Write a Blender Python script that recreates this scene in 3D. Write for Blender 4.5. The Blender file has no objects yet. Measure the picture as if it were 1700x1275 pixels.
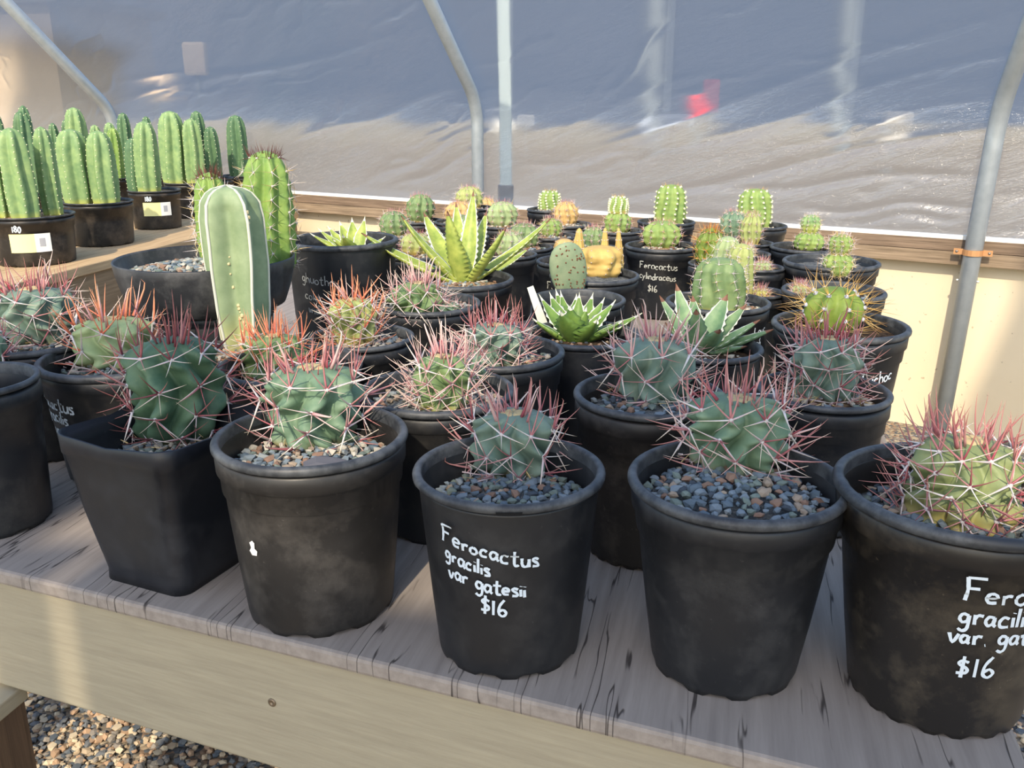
import bpy, bmesh, math, random
from mathutils import Vector, Matrix, noise

# ------------------------------------------------------------------ camera, sky, sun
sc = bpy.context.scene
F = 1500.0; CX, CY = 850.0, 637.5; PITCH = math.radians(17.3)
TT = 0.58                      # height of the table top above the ground
CAM = Vector((0, 0, TT + 0.48))
SP, CP = math.sin(PITCH), math.cos(PITCH)
cam_d = bpy.data.cameras.new('camera'); cam = bpy.data.objects.new('camera', cam_d)
sc.collection.objects.link(cam); sc.camera = cam
cam.location = CAM; cam.rotation_euler = (math.radians(90) - PITCH, 0, 0)
cam_d.sensor_width = 36; cam_d.lens = 36 * F / 1700; cam_d.clip_start = 0.02; cam_d.clip_end = 300

SUN_EL, SUN_BEAR = math.radians(40), math.radians(14)     # shadows run away from the camera, a little to the right
SUN_DIR = Vector((math.sin(SUN_BEAR) * math.cos(SUN_EL), math.cos(SUN_BEAR) * math.cos(SUN_EL), -math.sin(SUN_EL)))
w = bpy.data.worlds.new('sky'); sc.world = w; w.use_nodes = True
nt = w.node_tree; nt.nodes.clear()
sky = nt.nodes.new('ShaderNodeTexSky'); sky.sky_type = 'NISHITA'; sky.sun_disc = False
sky.sun_elevation = SUN_EL; sky.sun_rotation = math.pi + SUN_BEAR; sky.air_density = 1.2; sky.dust_density = 1.5
bg = nt.nodes.new('ShaderNodeBackground'); bg.inputs[1].default_value = 0.30
wo = nt.nodes.new('ShaderNodeOutputWorld')
nt.links.new(sky.outputs[0], bg.inputs[0]); nt.links.new(bg.outputs[0], wo.inputs[0])
sd = bpy.data.lights.new('sun', 'SUN'); sd.energy = 4.6; sd.angle = math.radians(1.0); sd.color = (1.0, 0.86, 0.66)
so = bpy.data.objects.new('sun_offscreen', sd); sc.collection.objects.link(so)
so.rotation_euler = SUN_DIR.to_track_quat('-Z', 'Y').to_euler(); so.location = (-1, -4, 5)
vs = sc.view_settings
vs.view_transform = 'Standard'; vs.look = 'None'; vs.gamma = 1.0; vs.use_curve_mapping = False; vs.exposure = 0.0

C = sc.collection
rnd = random.Random(7)

# ------------------------------------------------------------------ picking: a pixel gives a direction
def ray(u, v):
    x, y = (u - CX) / F, (v - CY) / F
    return Vector((x, CP - y * SP, -(SP + y * CP)))            # per unit of depth
def at_z(u, v, z):                                             # where the pixel meets the level z
    d = ray(u, v); return CAM + d * ((z - CAM.z) / d.z)
def at_t(u, v, t): return CAM + ray(u, v) * t
def depth(p):
    q = p - CAM; return q.y * CP - q.z * SP
def z_at(v, p):                                                # height over plan point p seen at row v
    y = (v - CY) / F; return CAM.z - p.y * (SP + y * CP) / (CP - y * SP)

# ------------------------------------------------------------------ materials
MATS = {}
def srgb(*c): return tuple(((x / 255) / 12.92 if x / 255 <= 0.04045 else ((x / 255 + 0.055) / 1.055) ** 2.4) for x in c) + (1.0,)
class NB:
    def __init__(s, name):
        s.m = bpy.data.materials.new(name); s.m.use_nodes = True; s.t = s.m.node_tree; s.t.nodes.clear()
        s.out = s.n('OutputMaterial'); s.b = s.n('BsdfPrincipled'); s.l(s.b.outputs[0], s.out.inputs[0])
    def n(s, k, **kw):
        x = s.t.nodes.new('ShaderNode' + k)
        for a, b in kw.items(): setattr(x, a, b)
        return x
    def l(s, a, b): s.t.links.new(a, b)
    def coord(s, kind='Object', scale=(1, 1, 1), rot=(0, 0, 0)):
        tc = s.n('TexCoord'); mp = s.n('Mapping'); mp.inputs['Rotation'].default_value = rot
        m2 = s.n('Mapping'); m2.inputs['Scale'].default_value = scale
        s.l(tc.outputs[kind], mp.inputs[0]); s.l(mp.outputs[0], m2.inputs[0]); return m2.outputs[0]
    def noise(s, vec, scale, detail=4, rough=0.55):
        x = s.n('TexNoise'); x.inputs['Scale'].default_value = scale; x.inputs['Detail'].default_value = detail
        x.inputs['Roughness'].default_value = rough; s.l(vec, x.inputs['Vector']); return x.outputs['Fac']
    def ramp(s, fac, stops, interp='LINEAR'):
        r = s.n('ValToRGB'); e = r.color_ramp.elements; r.color_ramp.interpolation = interp
        while len(e) < len(stops): e.new(0.5)
        for i, (p, c) in enumerate(stops):
            e[i].position = p; e[i].color = c if len(c) == 4 else tuple(c) + (1,)
        s.l(fac, r.inputs[0]); return r.outputs[0]
    def mix(s, fac, a, b, mode='MIX'):
        m = s.n('Mix', data_type='RGBA', blend_type=mode)
        for i, x in ((0, fac), (6, a), (7, b)):
            if hasattr(x, 'node'): s.l(x, m.inputs[i])
            else: m.inputs[i].default_value = x
        return m.outputs[2]
    def math(s, op, a, b=0.0, clamp=False):
        m = s.n('Math', operation=op); m.use_clamp = clamp
        for i, x in ((0, a), (1, b)):
            if hasattr(x, 'node'): s.l(x, m.inputs[i])
            else: m.inputs[i].default_value = x
        return m.outputs[0]
    def bump(s, h, strength=0.3, dist=0.002):
        b = s.n('Bump'); b.inputs['Strength'].default_value = strength; b.inputs['Distance'].default_value = dist
        s.l(h, b.inputs['Height']); s.l(b.outputs[0], s.b.inputs['Normal'])
    def set(s, col=None, rough=None, spec=None, metal=None):
        for k, x in (('Base Color', col), ('Roughness', rough), ('Specular IOR Level', spec), ('Metallic', metal)):
            if x is None: continue
            if hasattr(x, 'node'): s.l(x, s.b.inputs[k])
            else: s.b.inputs[k].default_value = x
        return s
def plain(name, col, rough=0.6, spec=0.4, metal=0.0):
    if name in MATS: return MATS[name]
    n = NB(name); n.set(col, rough, spec, metal); MATS[name] = n.m; return n.m

def mat_pot(name='black_plastic', base=srgb(28, 31, 36), dust=srgb(98, 94, 88), amount=0.45, rough=0.42):
    if name in MATS: return MATS[name]
    n = NB(name); c = n.coord('Object')
    f1 = n.noise(c, 16, 6, 0.7); f2 = n.noise(c, 190, 3, 0.6)
    d = n.ramp(f1, [(0.48, (0, 0, 0)), (0.80, (amount,) * 3)])
    sp = n.ramp(f2, [(0.69, (0, 0, 0)), (0.76, (amount * 0.8,) * 3)])
    sv = n.noise(n.coord('Object', (60, 60, 9), (0.5, 0.3, 0.2)), 3, 4, 0.7)
    scr = n.ramp(sv, [(0.66, (0, 0, 0)), (0.74, (amount * 0.5,) * 3)])
    k = n.mix(1.0, n.mix(1.0, d, sp, 'ADD'), scr, 'ADD')
    n.set(n.mix(k, base, dust), n.ramp(f1, [(0.3, (rough - 0.06,) * 3), (0.8, (rough + 0.25,) * 3)]), 0.5)
    n.bump(f1, 0.12, 0.002)
    MATS[name] = n.m; return n.m
def mat_rim():
    if 'rim_plastic' in MATS: return MATS['rim_plastic']
    n = NB('rim_plastic'); c = n.coord('Object'); f = n.noise(c, 40, 5, 0.7)
    n.set(n.ramp(f, [(0.4, srgb(42, 45, 50)), (0.75, srgb(92, 95, 98))]), 0.5, 0.5); MATS['rim_plastic'] = n.m; return n.m
def mat_flesh(name, light, dark, corky=None, cork_h=0.012, blotch=0.25):
    if name in MATS: return MATS[name]
    n = NB(name); c = n.coord('Object')
    f = n.noise(c, 38, 5, 0.6); g = n.noise(c, 220, 3, 0.6)
    col = n.mix(n.ramp(f, [(0.32, (0, 0, 0)), (0.72, (1, 1, 1))]), dark, light)
    sc2 = n.ramp(g, [(0.66, (0, 0, 0)), (0.76, (blotch,) * 3)])
    col = n.mix(sc2, col, srgb(168, 150, 104))
    if corky:
        tc = n.n('TexCoord'); sx = n.n('SeparateXYZ'); n.l(tc.outputs['Object'], sx.inputs[0])
        z = n.math('ADD', sx.outputs[2], n.math('MULTIPLY', f, 0.02))
        k = n.ramp(n.math('DIVIDE', n.math('SUBTRACT', z, 0.008), cork_h), [(0.0, (1, 1, 1)), (1.0, (0, 0, 0))])
        col = n.mix(k, col, corky)
    n.set(col, 0.55, 0.35); n.bump(g, 0.15, 0.001)
    n.b.inputs['Subsurface Weight'].default_value = 0.0
    MATS[name] = n.m; return n.m
def mat_spine(name, base, tip, alt):
    """colour runs from the base to the tip of the spine; each spine differs a little"""
    if name in MATS: return MATS[name]
    n = NB(name); tc = n.n('TexCoord'); sx = n.n('SeparateXYZ'); n.l(tc.outputs['Object'], sx.inputs[0])
    oi = n.n('ObjectInfo')
    b2 = n.mix(oi.outputs['Random'], base, alt)
    n.set(n.mix(n.ramp(sx.outputs[2], [(0.15, (0, 0, 0)), (0.95, (1, 1, 1))]), b2, tip), 0.5, 0.3)
    MATS[name] = n.m; return n.m
SPM = {
    'red': mat_spine('spine_red', srgb(158, 74, 88), srgb(184, 128, 116), srgb(198, 146, 146)),
    'crimson': mat_spine('spine_crimson', srgb(150, 26, 62), srgb(196, 92, 104), srgb(176, 62, 78)),
    'maroon': mat_spine('spine_maroon', srgb(112, 46, 58), srgb(150, 100, 90), srgb(164, 100, 104)),
    'pink': mat_spine('spine_pink', srgb(214, 172, 170), srgb(226, 205, 190), srgb(186, 120, 128)),
    'white': mat_spine('spine_white', srgb(226, 220, 218), srgb(222, 205, 178), srgb(206, 186, 190)),
    'tan': mat_spine('spine_tan', srgb(226, 204, 150), srgb(150, 112, 72), srgb(206, 176, 120)),
    'gold': mat_spine('spine_gold', srgb(220, 178, 96), srgb(128, 92, 56), srgb(196, 160, 96)),
    'dark': mat_spine('spine_dark', srgb(120, 70, 60), srgb(60, 44, 44), srgb(90, 60, 56)),
    'orange': mat_spine('spine_orange', srgb(226, 150, 40), srgb(220, 170, 70), srgb(200, 120, 36)),
    'salmon': mat_spine('spine_salmon', srgb(206, 92, 78), srgb(226, 160, 120), srgb(226, 140, 104)),
}
M_WOOL = plain('cactus_wool', srgb(186, 168, 128), 0.95, 0.1)
M_AREOLE = plain('areole_wool', srgb(196, 192, 190), 0.95, 0.1)
M_INK = plain('paint_pen_white', srgb(214, 226, 236), 0.5, 0.3)
M_INK2 = plain('paint_pen_faded', srgb(150, 152, 150), 0.6, 0.3)
PEB = [plain('stone_' + n, c, 0.85, 0.25) for n, c in (
    ('slate', srgb(92, 106, 116)), ('blue_grey', srgb(118, 130, 138)), ('dark', srgb(66, 74, 82)), ('grey', srgb(136, 142, 142)),
    ('tan', srgb(156, 140, 122)), ('rust', srgb(134, 108, 92)), ('pale', srgb(184, 178, 164)), ('green_grey', srgb(112, 124, 116)))]
PEB_WARM = [PEB[i] for i in (3, 4, 6, 6, 1, 7, 5)]
PEB_COOL = [PEB[i] for i in (0, 0, 1, 2, 1, 7, 3, 4, 0, 1, 0, 7, 5)]

# ------------------------------------------------------------------ mesh helpers
def mesh_obj(name, verts, faces, mats, parent=None, smooth=True, midx=None):
    me = bpy.data.meshes.new(name); me.from_pydata([tuple(v) for v in verts], [], faces)
    if not isinstance(mats, (list, tuple)): mats = [mats]
    for m in mats: me.materials.append(m)
    if smooth: me.polygons.foreach_set('use_smooth', [True] * len(me.polygons))
    if midx: me.polygons.foreach_set('material_index', midx)
    me.update()
    o = bpy.data.objects.new(name, me); C.objects.link(o); o.parent = parent
    return o
def inst(name, me, parent, mtx):
    o = bpy.data.objects.new(name, me); C.objects.link(o); o.parent = parent; o.matrix_basis = mtx; return o
def tag(o, label=None, cat=None, group=None, kind=None):
    for k, x in (('label', label), ('category', cat), ('group', group), ('kind', kind)):
        if x: o[k] = x
    return o
def empty(name, loc, label, cat, group=None, rz=0):
    o = bpy.data.objects.new(name, None); C.objects.link(o); o.location = loc; o.rotation_euler = (0, 0, rz); o.empty_display_size = 0.05
    return tag(o, label, cat, group)
def lathe(prof, seg=56, closed_bottom=False, fn=None):
    """prof: list of (r, z); returns verts, faces. fn(a, i, r, z) -> (r, z) may vary it round the axis"""
    V, Fc = [], []
    for i, (r, z) in enumerate(prof):
        for k in range(seg):
            a = 2 * math.pi * k / seg
            rr, zz = fn(a, i, r, z) if fn else (r, z)
            V.append((rr * math.cos(a), rr * math.sin(a), zz))
    for i in range(len(prof) - 1):
        for k in range(seg):
            k2 = (k + 1) % seg
            Fc.append((i * seg + k, i * seg + k2, (i + 1) * seg + k2, (i + 1) * seg + k))
    if closed_bottom: Fc.append(tuple(reversed(range(seg))))
    return V, Fc
def box(a, b):
    (x0, y0, z0), (x1, y1, z1) = a, b
    V = [(x0, y0, z0), (x1, y0, z0), (x1, y1, z0), (x0, y1, z0), (x0, y0, z1), (x1, y0, z1), (x1, y1, z1), (x0, y1, z1)]
    return V, [(0, 3, 2, 1), (4, 5, 6, 7), (0, 1, 5, 4), (1, 2, 6, 5), (2, 3, 7, 6), (3, 0, 4, 7)]
def prism(poly, z0, z1):
    n = len(poly); V = [(p[0], p[1], z0) for p in poly] + [(p[0], p[1], z1) for p in poly]
    return V, [tuple(reversed(range(n))), tuple(range(n, 2 * n))] + [(i, (i + 1) % n, n + (i + 1) % n, n + i) for i in range(n)]
def bevel(o, wd=0.003, seg=2):
    m = o.modifiers.new('bevel', 'BEVEL'); m.width = wd; m.segments = seg; m.limit_method = 'ANGLE'; return o
def tube(pts, radii, seg=10, cap=True):
    """a swept tube through pts"""
    V, Fc = [], []; n = len(pts); s = None
    for i, p in enumerate(pts):
        d = (pts[min(i + 1, n - 1)] - pts[max(i - 1, 0)]).normalized()
        if s is None: s = d.cross(Vector((0.013, 0.021, 1)) if abs(d.z) < 0.9 else Vector((1, 0.1, 0)))
        s = (s - d * s.dot(d)).normalized(); t = s.cross(d)       # the frame is carried along, so the tube never twists
        r = radii[i] if isinstance(radii, (list, tuple)) else radii
        for k in range(seg):
            a = 2 * math.pi * k / seg; V.append(p + s * (r * math.cos(a)) + t * (r * math.sin(a)))
    for i in range(n - 1):
        for k in range(seg):
            k2 = (k + 1) % seg; Fc.append((i * seg + k, i * seg + k2, (i + 1) * seg + k2, (i + 1) * seg + k))
    if cap: Fc += [tuple(reversed(range(seg))), tuple(range((n - 1) * seg, n * seg))]
    return V, Fc

# ------------------------------------------------------------------ setting materials
def mat_wood(name, c1, c2, grain=(2, 40, 40), rot=(0, 0, 0), crack=0.0, crack_scale=(1.2, 46, 1), rough=0.75):
    if name in MATS: return MATS[name]
    n = NB(name); v = n.coord('Object', grain, rot); f = n.noise(v, 3, 6, 0.6)
    col = n.mix(n.ramp(f, [(0.3, (0, 0, 0)), (0.7, (1, 1, 1))]), c1, c2)
    big = n.noise(n.coord('Object'), 3.0, 3, 0.5)
    col = n.mix(n.ramp(big, [(0.4, (0, 0, 0)), (0.7, (0.25,) * 3)]), col, c1)
    h = f
    if crack:
        # long checks that follow the grain, thin and dark
        v2 = n.coord('Object', crack_scale, rot)
        wob = n.noise(v2, 2.0, 3, 0.6)
        vo = n.n('TexNoise'); vo.inputs['Scale'].default_value = 1.6; vo.inputs['Detail'].default_value = 2.5; vo.inputs['Roughness'].default_value = 0.55
        n.l(v2, vo.inputs['Vector'])
        ridge = n.math('ABSOLUTE', n.math('SUBTRACT', vo.outputs['Fac'], 0.5))
        thin = n.ramp(ridge, [(0.003, (1, 1, 1)), (0.013, (0, 0, 0))])
        breakup = n.ramp(n.noise(n.coord('Object', (2.5, 14, 1), rot), 2.4, 3, 0.6), [(0.47, (0, 0, 0)), (0.55, (1, 1, 1))])
        k = n.math('MULTIPLY', thin, breakup)
        col = n.mix(n.math('MULTIPLY', k, crack), col, srgb(34, 27, 25))
        h = n.math('SUBTRACT', n.math('MULTIPLY', f, 0.25), k)
    n.set(col, rough, 0.3); n.bump(h, 0.5, 0.0015); MATS[name] = n.m; return n.m
def mat_gravel(name, cols, scale):
    n = NB(name); c = n.coord('Object')
    v = n.n('TexVoronoi'); v.inputs['Scale'].default_value = scale; n.l(c, v.inputs['Vector'])
    sx = n.n('SeparateColor'); n.l(v.outputs['Color'], sx.inputs[0])
    col = n.ramp(sx.outputs[0], [(i / len(cols), x) for i, x in enumerate(cols)], 'CONSTANT')
    n.set(col, 0.9, 0.2); n.bump(n.math('SUBTRACT', 1.0, v.outputs['Distance']), 0.8, 0.006)
    MATS[name] = n.m; return n.m

# ------------------------------------------------------------------ ground, back wall
g_mat = mat_gravel('ground_gravel', [srgb(128, 120, 108), srgb(156, 140, 118), srgb(104, 104, 102), srgb(168, 156, 136), srgb(84, 88, 92), srgb(144, 122, 102)], 95)
V, Fc = prism([(-40, -12), (40, -12), (40, 60), (-40, 60)], -0.05, 0.0)
tag(mesh_obj('floor', V, Fc, g_mat, smooth=False), kind='structure')

# the back wall runs obliquely behind the tables
WA, WB = Vector((-0.997, 4.351, 0)), Vector((1.372, 2.90, 0))
WD = (WB - WA).normalized(); WN = Vector((WD.y, -WD.x, 0))            # along the wall; out of it, towards the tables
if WN.y > 0: WN = -WN
def wall_pt(s, off, z): p = WA + WD * s + WN * off; return Vector((p.x, p.y, z))
def wall_bar(name, s0, s1, o0, o1, z0, z1, mat, parent=None):
    V = [wall_pt(s, o, z) for z in (z0, z1) for (s, o) in ((s0, o0), (s1, o0), (s1, o1), (s0, o1))]
    return mesh_obj(name, V, [(0, 3, 2, 1), (4, 5, 6, 7), (0, 1, 5, 4), (1, 2, 6, 5), (2, 3, 7, 6), (3, 0, 4, 7)], mat, parent, smooth=False)
n = NB('painted_plywood'); c = n.coord('Object'); f = n.noise(c, 5, 5, 0.6)
sp = n.noise(c, 60, 2, 0.5)
n.set(n.mix(n.ramp(sp, [(0.70, (0, 0, 0)), (0.75, (0.5,) * 3)]), n.mix(f, srgb(214, 198, 168), srgb(224, 210, 182)), srgb(120, 100, 78)), 0.6, 0.3); n.bump(f, 0.15, 0.004)
M_PLY = n.m
S0, S1 = -6.0, 6.5
tag(wall_bar('wall_back', S0, S1, -0.05, -0.03, 0.0, TT + 0.02, M_PLY), kind='structure')
RZ0, RZ1 = TT - 0.012, TT + 0.066
m_rail_a = mat_wood('weathered_rail_upper', srgb(96, 80, 66), srgb(146, 126, 106), (2.0, 2.0, 60), (0, 0, 0))
m_rail_b = mat_wood('weathered_rail_lower', srgb(112, 96, 78), srgb(162, 142, 118), (2.0, 2.0, 50), (0, 0, 0))
rail = tag(wall_bar('trim_1', S0, S1, -0.03, 0.010, TT + 0.030, RZ1, m_rail_a), kind='structure')
lower = tag(wall_bar('trim_2', S0, S1, -0.03, 0.018, RZ0, TT + 0.028, m_rail_b), kind='structure')
chan = tag(wall_bar('trim_3', S0, S1, -0.012, 0.004, RZ1, RZ1 + 0.013, plain('film_channel_white', srgb(236, 232, 222), 0.4)), kind='structure')

# ------------------------------------------------------------------ hoops of galvanised pipe
n = NB('galvanised_pipe'); c = n.coord('Object'); f = n.noise(c, 30, 4, 0.6)
n.set(n.mix(f, srgb(140, 150, 158), srgb(172, 180, 186)), n.ramp(f, [(0.3, (0.3,) * 3), (0.7, (0.45,) * 3)]), 0.5, 0.35)
M_PIPE = n.m
def arc_join(a, b, c_, k=0.10, n=6):
    """a to c_ with the corner at b rounded off"""
    p0 = b + (a - b).normalized() * k; p1 = b + (c_ - b).normalized() * k
    return [a] + [p0.lerp(b, t).lerp(b.lerp(p1, t), t) for t in [i / n for i in range(n + 1)]] + [c_]
def hoop(u_bend, v_bend, top_dir, foot_uv, label, r, strap=False):
    d = ray(u_bend, v_bend); off = 0.035
    # plan point on the line of the wall, off the film
    q = WA + WN * off; den = d.x * WN.x + d.y * WN.y
    t = ((q - CAM).x * WN.x + (q - CAM).y * WN.y) / den
    B = CAM + d * t
    dn = Vector(top_dir).normalized()
    base = Vector((B.x, B.y, 0.0)) if foot_uv is None else None
    if foot_uv is not None:
        q2 = WA + WN * 0.06; d2 = ray(*foot_uv); den2 = d2.x * WN.x + d2.y * WN.y
        t2 = ((q2 - CAM).x * WN.x + (q2 - CAM).y * WN.y) / den2; ft = CAM + d2 * t2
        k = (0.0 - B.z) / (ft.z - B.z); base = B + (ft - B) * k
    top = B + dn * 1.6
    root = empty('hoop_pipe', (base.x, base.y, 0), label, 'pipe', 'galvanised hoops of the plastic tunnel')
    pts = arc_join(base, B, top, 0.09)
    V, Fc = tube([p - Vector((base.x, base.y, 0)) for p in pts], r, 16)
    mesh_obj('pipe', V, Fc, M_PIPE, root)
    if strap:
        k = (TT + 0.035 - base.z) / (B.z - base.z); p = base + (B - base) * k - Vector((base.x, base.y, 0))
        ms = plain('copper_strap', srgb(196, 146, 100), 0.45, 0.5, 0.3)
        V = []; prof = []
        for i in range(9):
            a = math.pi * (i / 8); prof.append(p + WD * (-math.cos(a) * (r + 0.002)) + WN * (math.sin(a) * (r + 0.002) * 1.0))
        prof = [prof[0] - WD * 0.026 - WN * 0.0] + prof + [prof[-1] + WD * 0.026]
        for q in prof: V += [q + Vector((0, 0, -0.009)), q + Vector((0, 0, 0.009)), q + WN * 0.003 + Vector((0, 0, 0.009)), q + WN * 0.003 + Vector((0, 0, -0.009))]
        Fc = [(0, 1, 2, 3), tuple(len(V) - 4 + i for i in (3, 2, 1, 0))]
        for i in range(len(prof) - 1):
            for j in range(4): Fc.append((i * 4 + j, i * 4 + (j + 1) % 4, i * 4 + 4 + (j + 1) % 4, i * 4 + 4 + j))
        st = mesh_obj('pipe_strap', V, Fc, ms, root, smooth=False); st['label'] = 'copper coloured pipe strap'
        for s in (-1, 1):
            V, Fc = lathe([(0.0001, 0.003), (0.003, 0.0025), (0.0045, 0)], 10)
            sc_ = mesh_obj('screw_head', V, Fc, plain('screw_steel', srgb(150, 140, 130), 0.4, 0.5, 0.8), st)
            sc_.matrix_basis = Matrix.Translation(p + WD * (s * (r + 0.019)) + WN * 0.003) @ WN.to_track_quat('Z', 'Y').to_matrix().to_4x4()
        # a small bolt through the pipe below the strap
        for s in (-1, 1):
            V, Fc = lathe([(0.0001, 0.005), (0.004, 0.005), (0.004, 0.0)], 6)
            pb = base + (B - base) * ((TT - 0.055) / B.z) - Vector((base.x, base.y, 0))
            bo = mesh_obj('bolt_head', V, Fc, plain('bolt_zinc', srgb(206, 206, 200), 0.35, 0.5, 0.7), root, smooth=False)
            bo.matrix_basis = Matrix.Translation(pb + WD * (s * r)) @ (WD * s).to_track_quat('Z', 'Y').to_matrix().to_4x4()
    return root
hoop(1661, 178, (-0.10, -0.55, 0.84), (1566, 680), 'leaning galvanised pipe held to the rail by a copper coloured strap', 0.027, True)
hoop(792, 172, (-0.33, -0.57, 0.75), None, 'bent galvanised pipe in front of the white post, behind the small cacti', 0.0245)
hoop(186, 186, (-0.36, -0.61, 0.71), None, 'bent galvanised pipe rising behind the columnar cacti', 0.029)

# ------------------------------------------------------------------ plastic film
n = NB('clear_film'); t = n.t; c = n.coord('UV', (1, 1, 1))
tr = n.n('BsdfTransparent'); tr.inputs[0].default_value = (0.90, 0.93, 0.98, 1)
df = n.n('BsdfDiffuse'); df.inputs[0].default_value = (0.86, 0.88, 0.92, 1)
tl = n.n('BsdfTranslucent'); tl.inputs[0].default_value = (0.8, 0.84, 0.9, 1)
gl = n.n('BsdfGlossy'); gl.inputs[0].default_value = (1, 1, 1, 1); gl.inputs['Roughness'].default_value = 0.24
cr = n.noise(n.coord('UV', (2.2, 9, 1), (0, 0, -0.35)), 3, 5, 0.6); cr2 = n.noise(n.coord('UV', (3, 60, 1), (0, 0, 0.02)), 4, 3, 0.6)
ridge = n.ramp(n.math('ABSOLUTE', n.math('SUBTRACT', cr, 0.5)), [(0.0, (1, 1, 1)), (0.02, (0, 0, 0))])
bp = n.n('Bump'); bp.inputs['Strength'].default_value = 0.5; bp.inputs['Distance'].default_value = 0.02
n.l(n.math('ADD', n.math('ADD', cr, n.math('MULTIPLY', ridge, 0.12)), n.math('MULTIPLY', cr2, 0.06)), bp.inputs['Height'])
for s in (df, gl): n.l(bp.outputs[0], s.inputs['Normal'])
m1 = n.n('MixShader'); m1.inputs[0].default_value = 0.35; n.l(df.outputs[0], m1.inputs[1]); n.l(tl.outputs[0], m1.inputs[2])
m2 = n.n('MixShader'); rf = n.n('BsdfRefraction'); rf.inputs[0].default_value = (0.90, 0.93, 0.97, 1); rf.inputs['Roughness'].default_value = 0.36; rf.inputs['IOR'].default_value = 1.05
m0 = n.n('MixShader'); m0.inputs[0].default_value = 0.88; n.l(tr.outputs[0], m0.inputs[1]); n.l(rf.outputs[0], m0.inputs[2])
m2.inputs[0].default_value = 0.075; n.l(m0.outputs[0], m2.inputs[1]); n.l(m1.outputs[0], m2.inputs[2])
m3 = n.n('MixShader'); m3.inputs[0].default_value = 0.08; n.l(m2.outputs[0], m3.inputs[1]); n.l(gl.outputs[0], m3.inputs[2])
n.l(m3.outputs[0], n.out.inputs[0])
M_FILM = n.m
NS, NZ = 640, 150
V, Fc, UV = [], [], []
# folds: (s0, h0) -> (s1, h1) on the sheet, width, height
folds = []
fr = random.Random(3)
def s_of(u):                                                   # wall coordinate seen at image column u (at rail height)
    d = ray(u, 300); den = d.x * WN.x + d.y * WN.y; t = ((WA - CAM).x * WN.x + (WA - CAM).y * WN.y) / den
    p = CAM + d * t; return (p - WA).dot(WD)
sR, sM, sL = s_of(1645), s_of(790), s_of(190)
for (ua, ha, ub, hb, wd, ht) in ((1000, .03, 1640, .34, .010, .018), (880, .12, 1690, .75, .014, .016), (1180, .10, 1640, .20, .008, .016), (1330, .05, 1640, .10, .007, .018),
        (1380, .02, 1600, .06, .006, .016), (1100, .22, 1700, .62, .012, .014), (600, .05, 790, .30, .010, .014), (640, .03, 800, .22, .010, .012), (480, .22, 780, .48, .012, .012),
        (200, .40, 760, .75, .014, .014), (1300, .25, 1660, .45, .008, .010), (1660, .02, 1990, .10, .008, .014), (1660, .12, 2000, .30, .01, .014), (250, .55, 560, .62, .01, .01), (860, .25, 1200, .55, .012, .01)):
    folds.append((s_of(ua), ha, s_of(ub), hb, wd, ht))
for _ in range(90):
    s = fr.uniform(-2.6, 3.2); h = fr.uniform(0, 1.2); L = fr.uniform(0.15, 0.6); a = fr.uniform(0.05, 0.8)
    folds.append((s, h, s + L * math.cos(a), h + L * math.sin(a), fr.uniform(.004, .010), fr.uniform(.003, .010)))
import numpy as np
HB = 0.40
SS, HH = np.meshgrid(np.linspace(-3.6, 3.3, NS + 1), 1.35 * np.linspace(0, 1, NZ + 1), indexing='ij')
DX = 0.012 * np.sin(SS * 2.1 + HH * 3) + 0.008 * np.sin(SS * 5.3 - HH * 4 + 1) * np.sin(HH * 5 + SS)
DX += 0.0022 * np.sin(SS * 21 - HH * 33 + 2 * np.sin(SS * 3)) * (0.5 + 0.5 * np.sin(SS * 1.7 + HH * 2.3))
for (a, b, c2, d2, wd, ht) in folds:
    dx, dy = c2 - a, d2 - b; L2 = dx * dx + dy * dy; k = ((SS - a) * dx + (HH - b) * dy) / L2
    e = np.abs((SS - a) * dy - (HH - b) * dx + 0.012 * math.sqrt(L2) * np.sin(k * 9 + a)) / math.sqrt(L2)
    fd = np.clip(np.minimum((k + .05) * 4, (1.05 - k) * 4), 0, 1)
    DX += ht * 0.75 * np.exp(-(e / (wd * 1.6)) ** 1.6) * fd
KK = np.where(HH < HB - .08, 0, np.where(HH < HB + .08, (HH - HB + .08) ** 2 / .32, HH - HB))
OFF = -0.006 + KK * 0.66 - DX * np.minimum(1, HH / 0.03); ZZ = RZ1 + 0.012 + HH - KK * 0.25
XX = WA.x + WD.x * SS + WN.x * OFF; YY = WA.y + WD.y * SS + WN.y * OFF
V = np.stack([XX, YY, ZZ], -1).reshape(-1, 3).tolist(); UV = np.stack([SS, HH], -1).reshape(-1, 2).tolist()
for i in range(NS):
    for j in range(NZ):
        a = i * (NZ + 1) + j; Fc.append((a, a + NZ + 1, a + NZ + 2, a + 1))
film = mesh_obj('window_1', V, Fc, M_FILM)
uvl = film.data.uv_layers.new(name='uv')
li = np.empty(len(film.data.loops), dtype=np.int32); film.data.loops.foreach_get('vertex_index', li); uvl.data.foreach_set('uv', np.array(UV, dtype=np.float32)[li].ravel())
tag(film, 'clear wrinkled plastic film stretched over the hoops', kind='structure')

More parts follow.
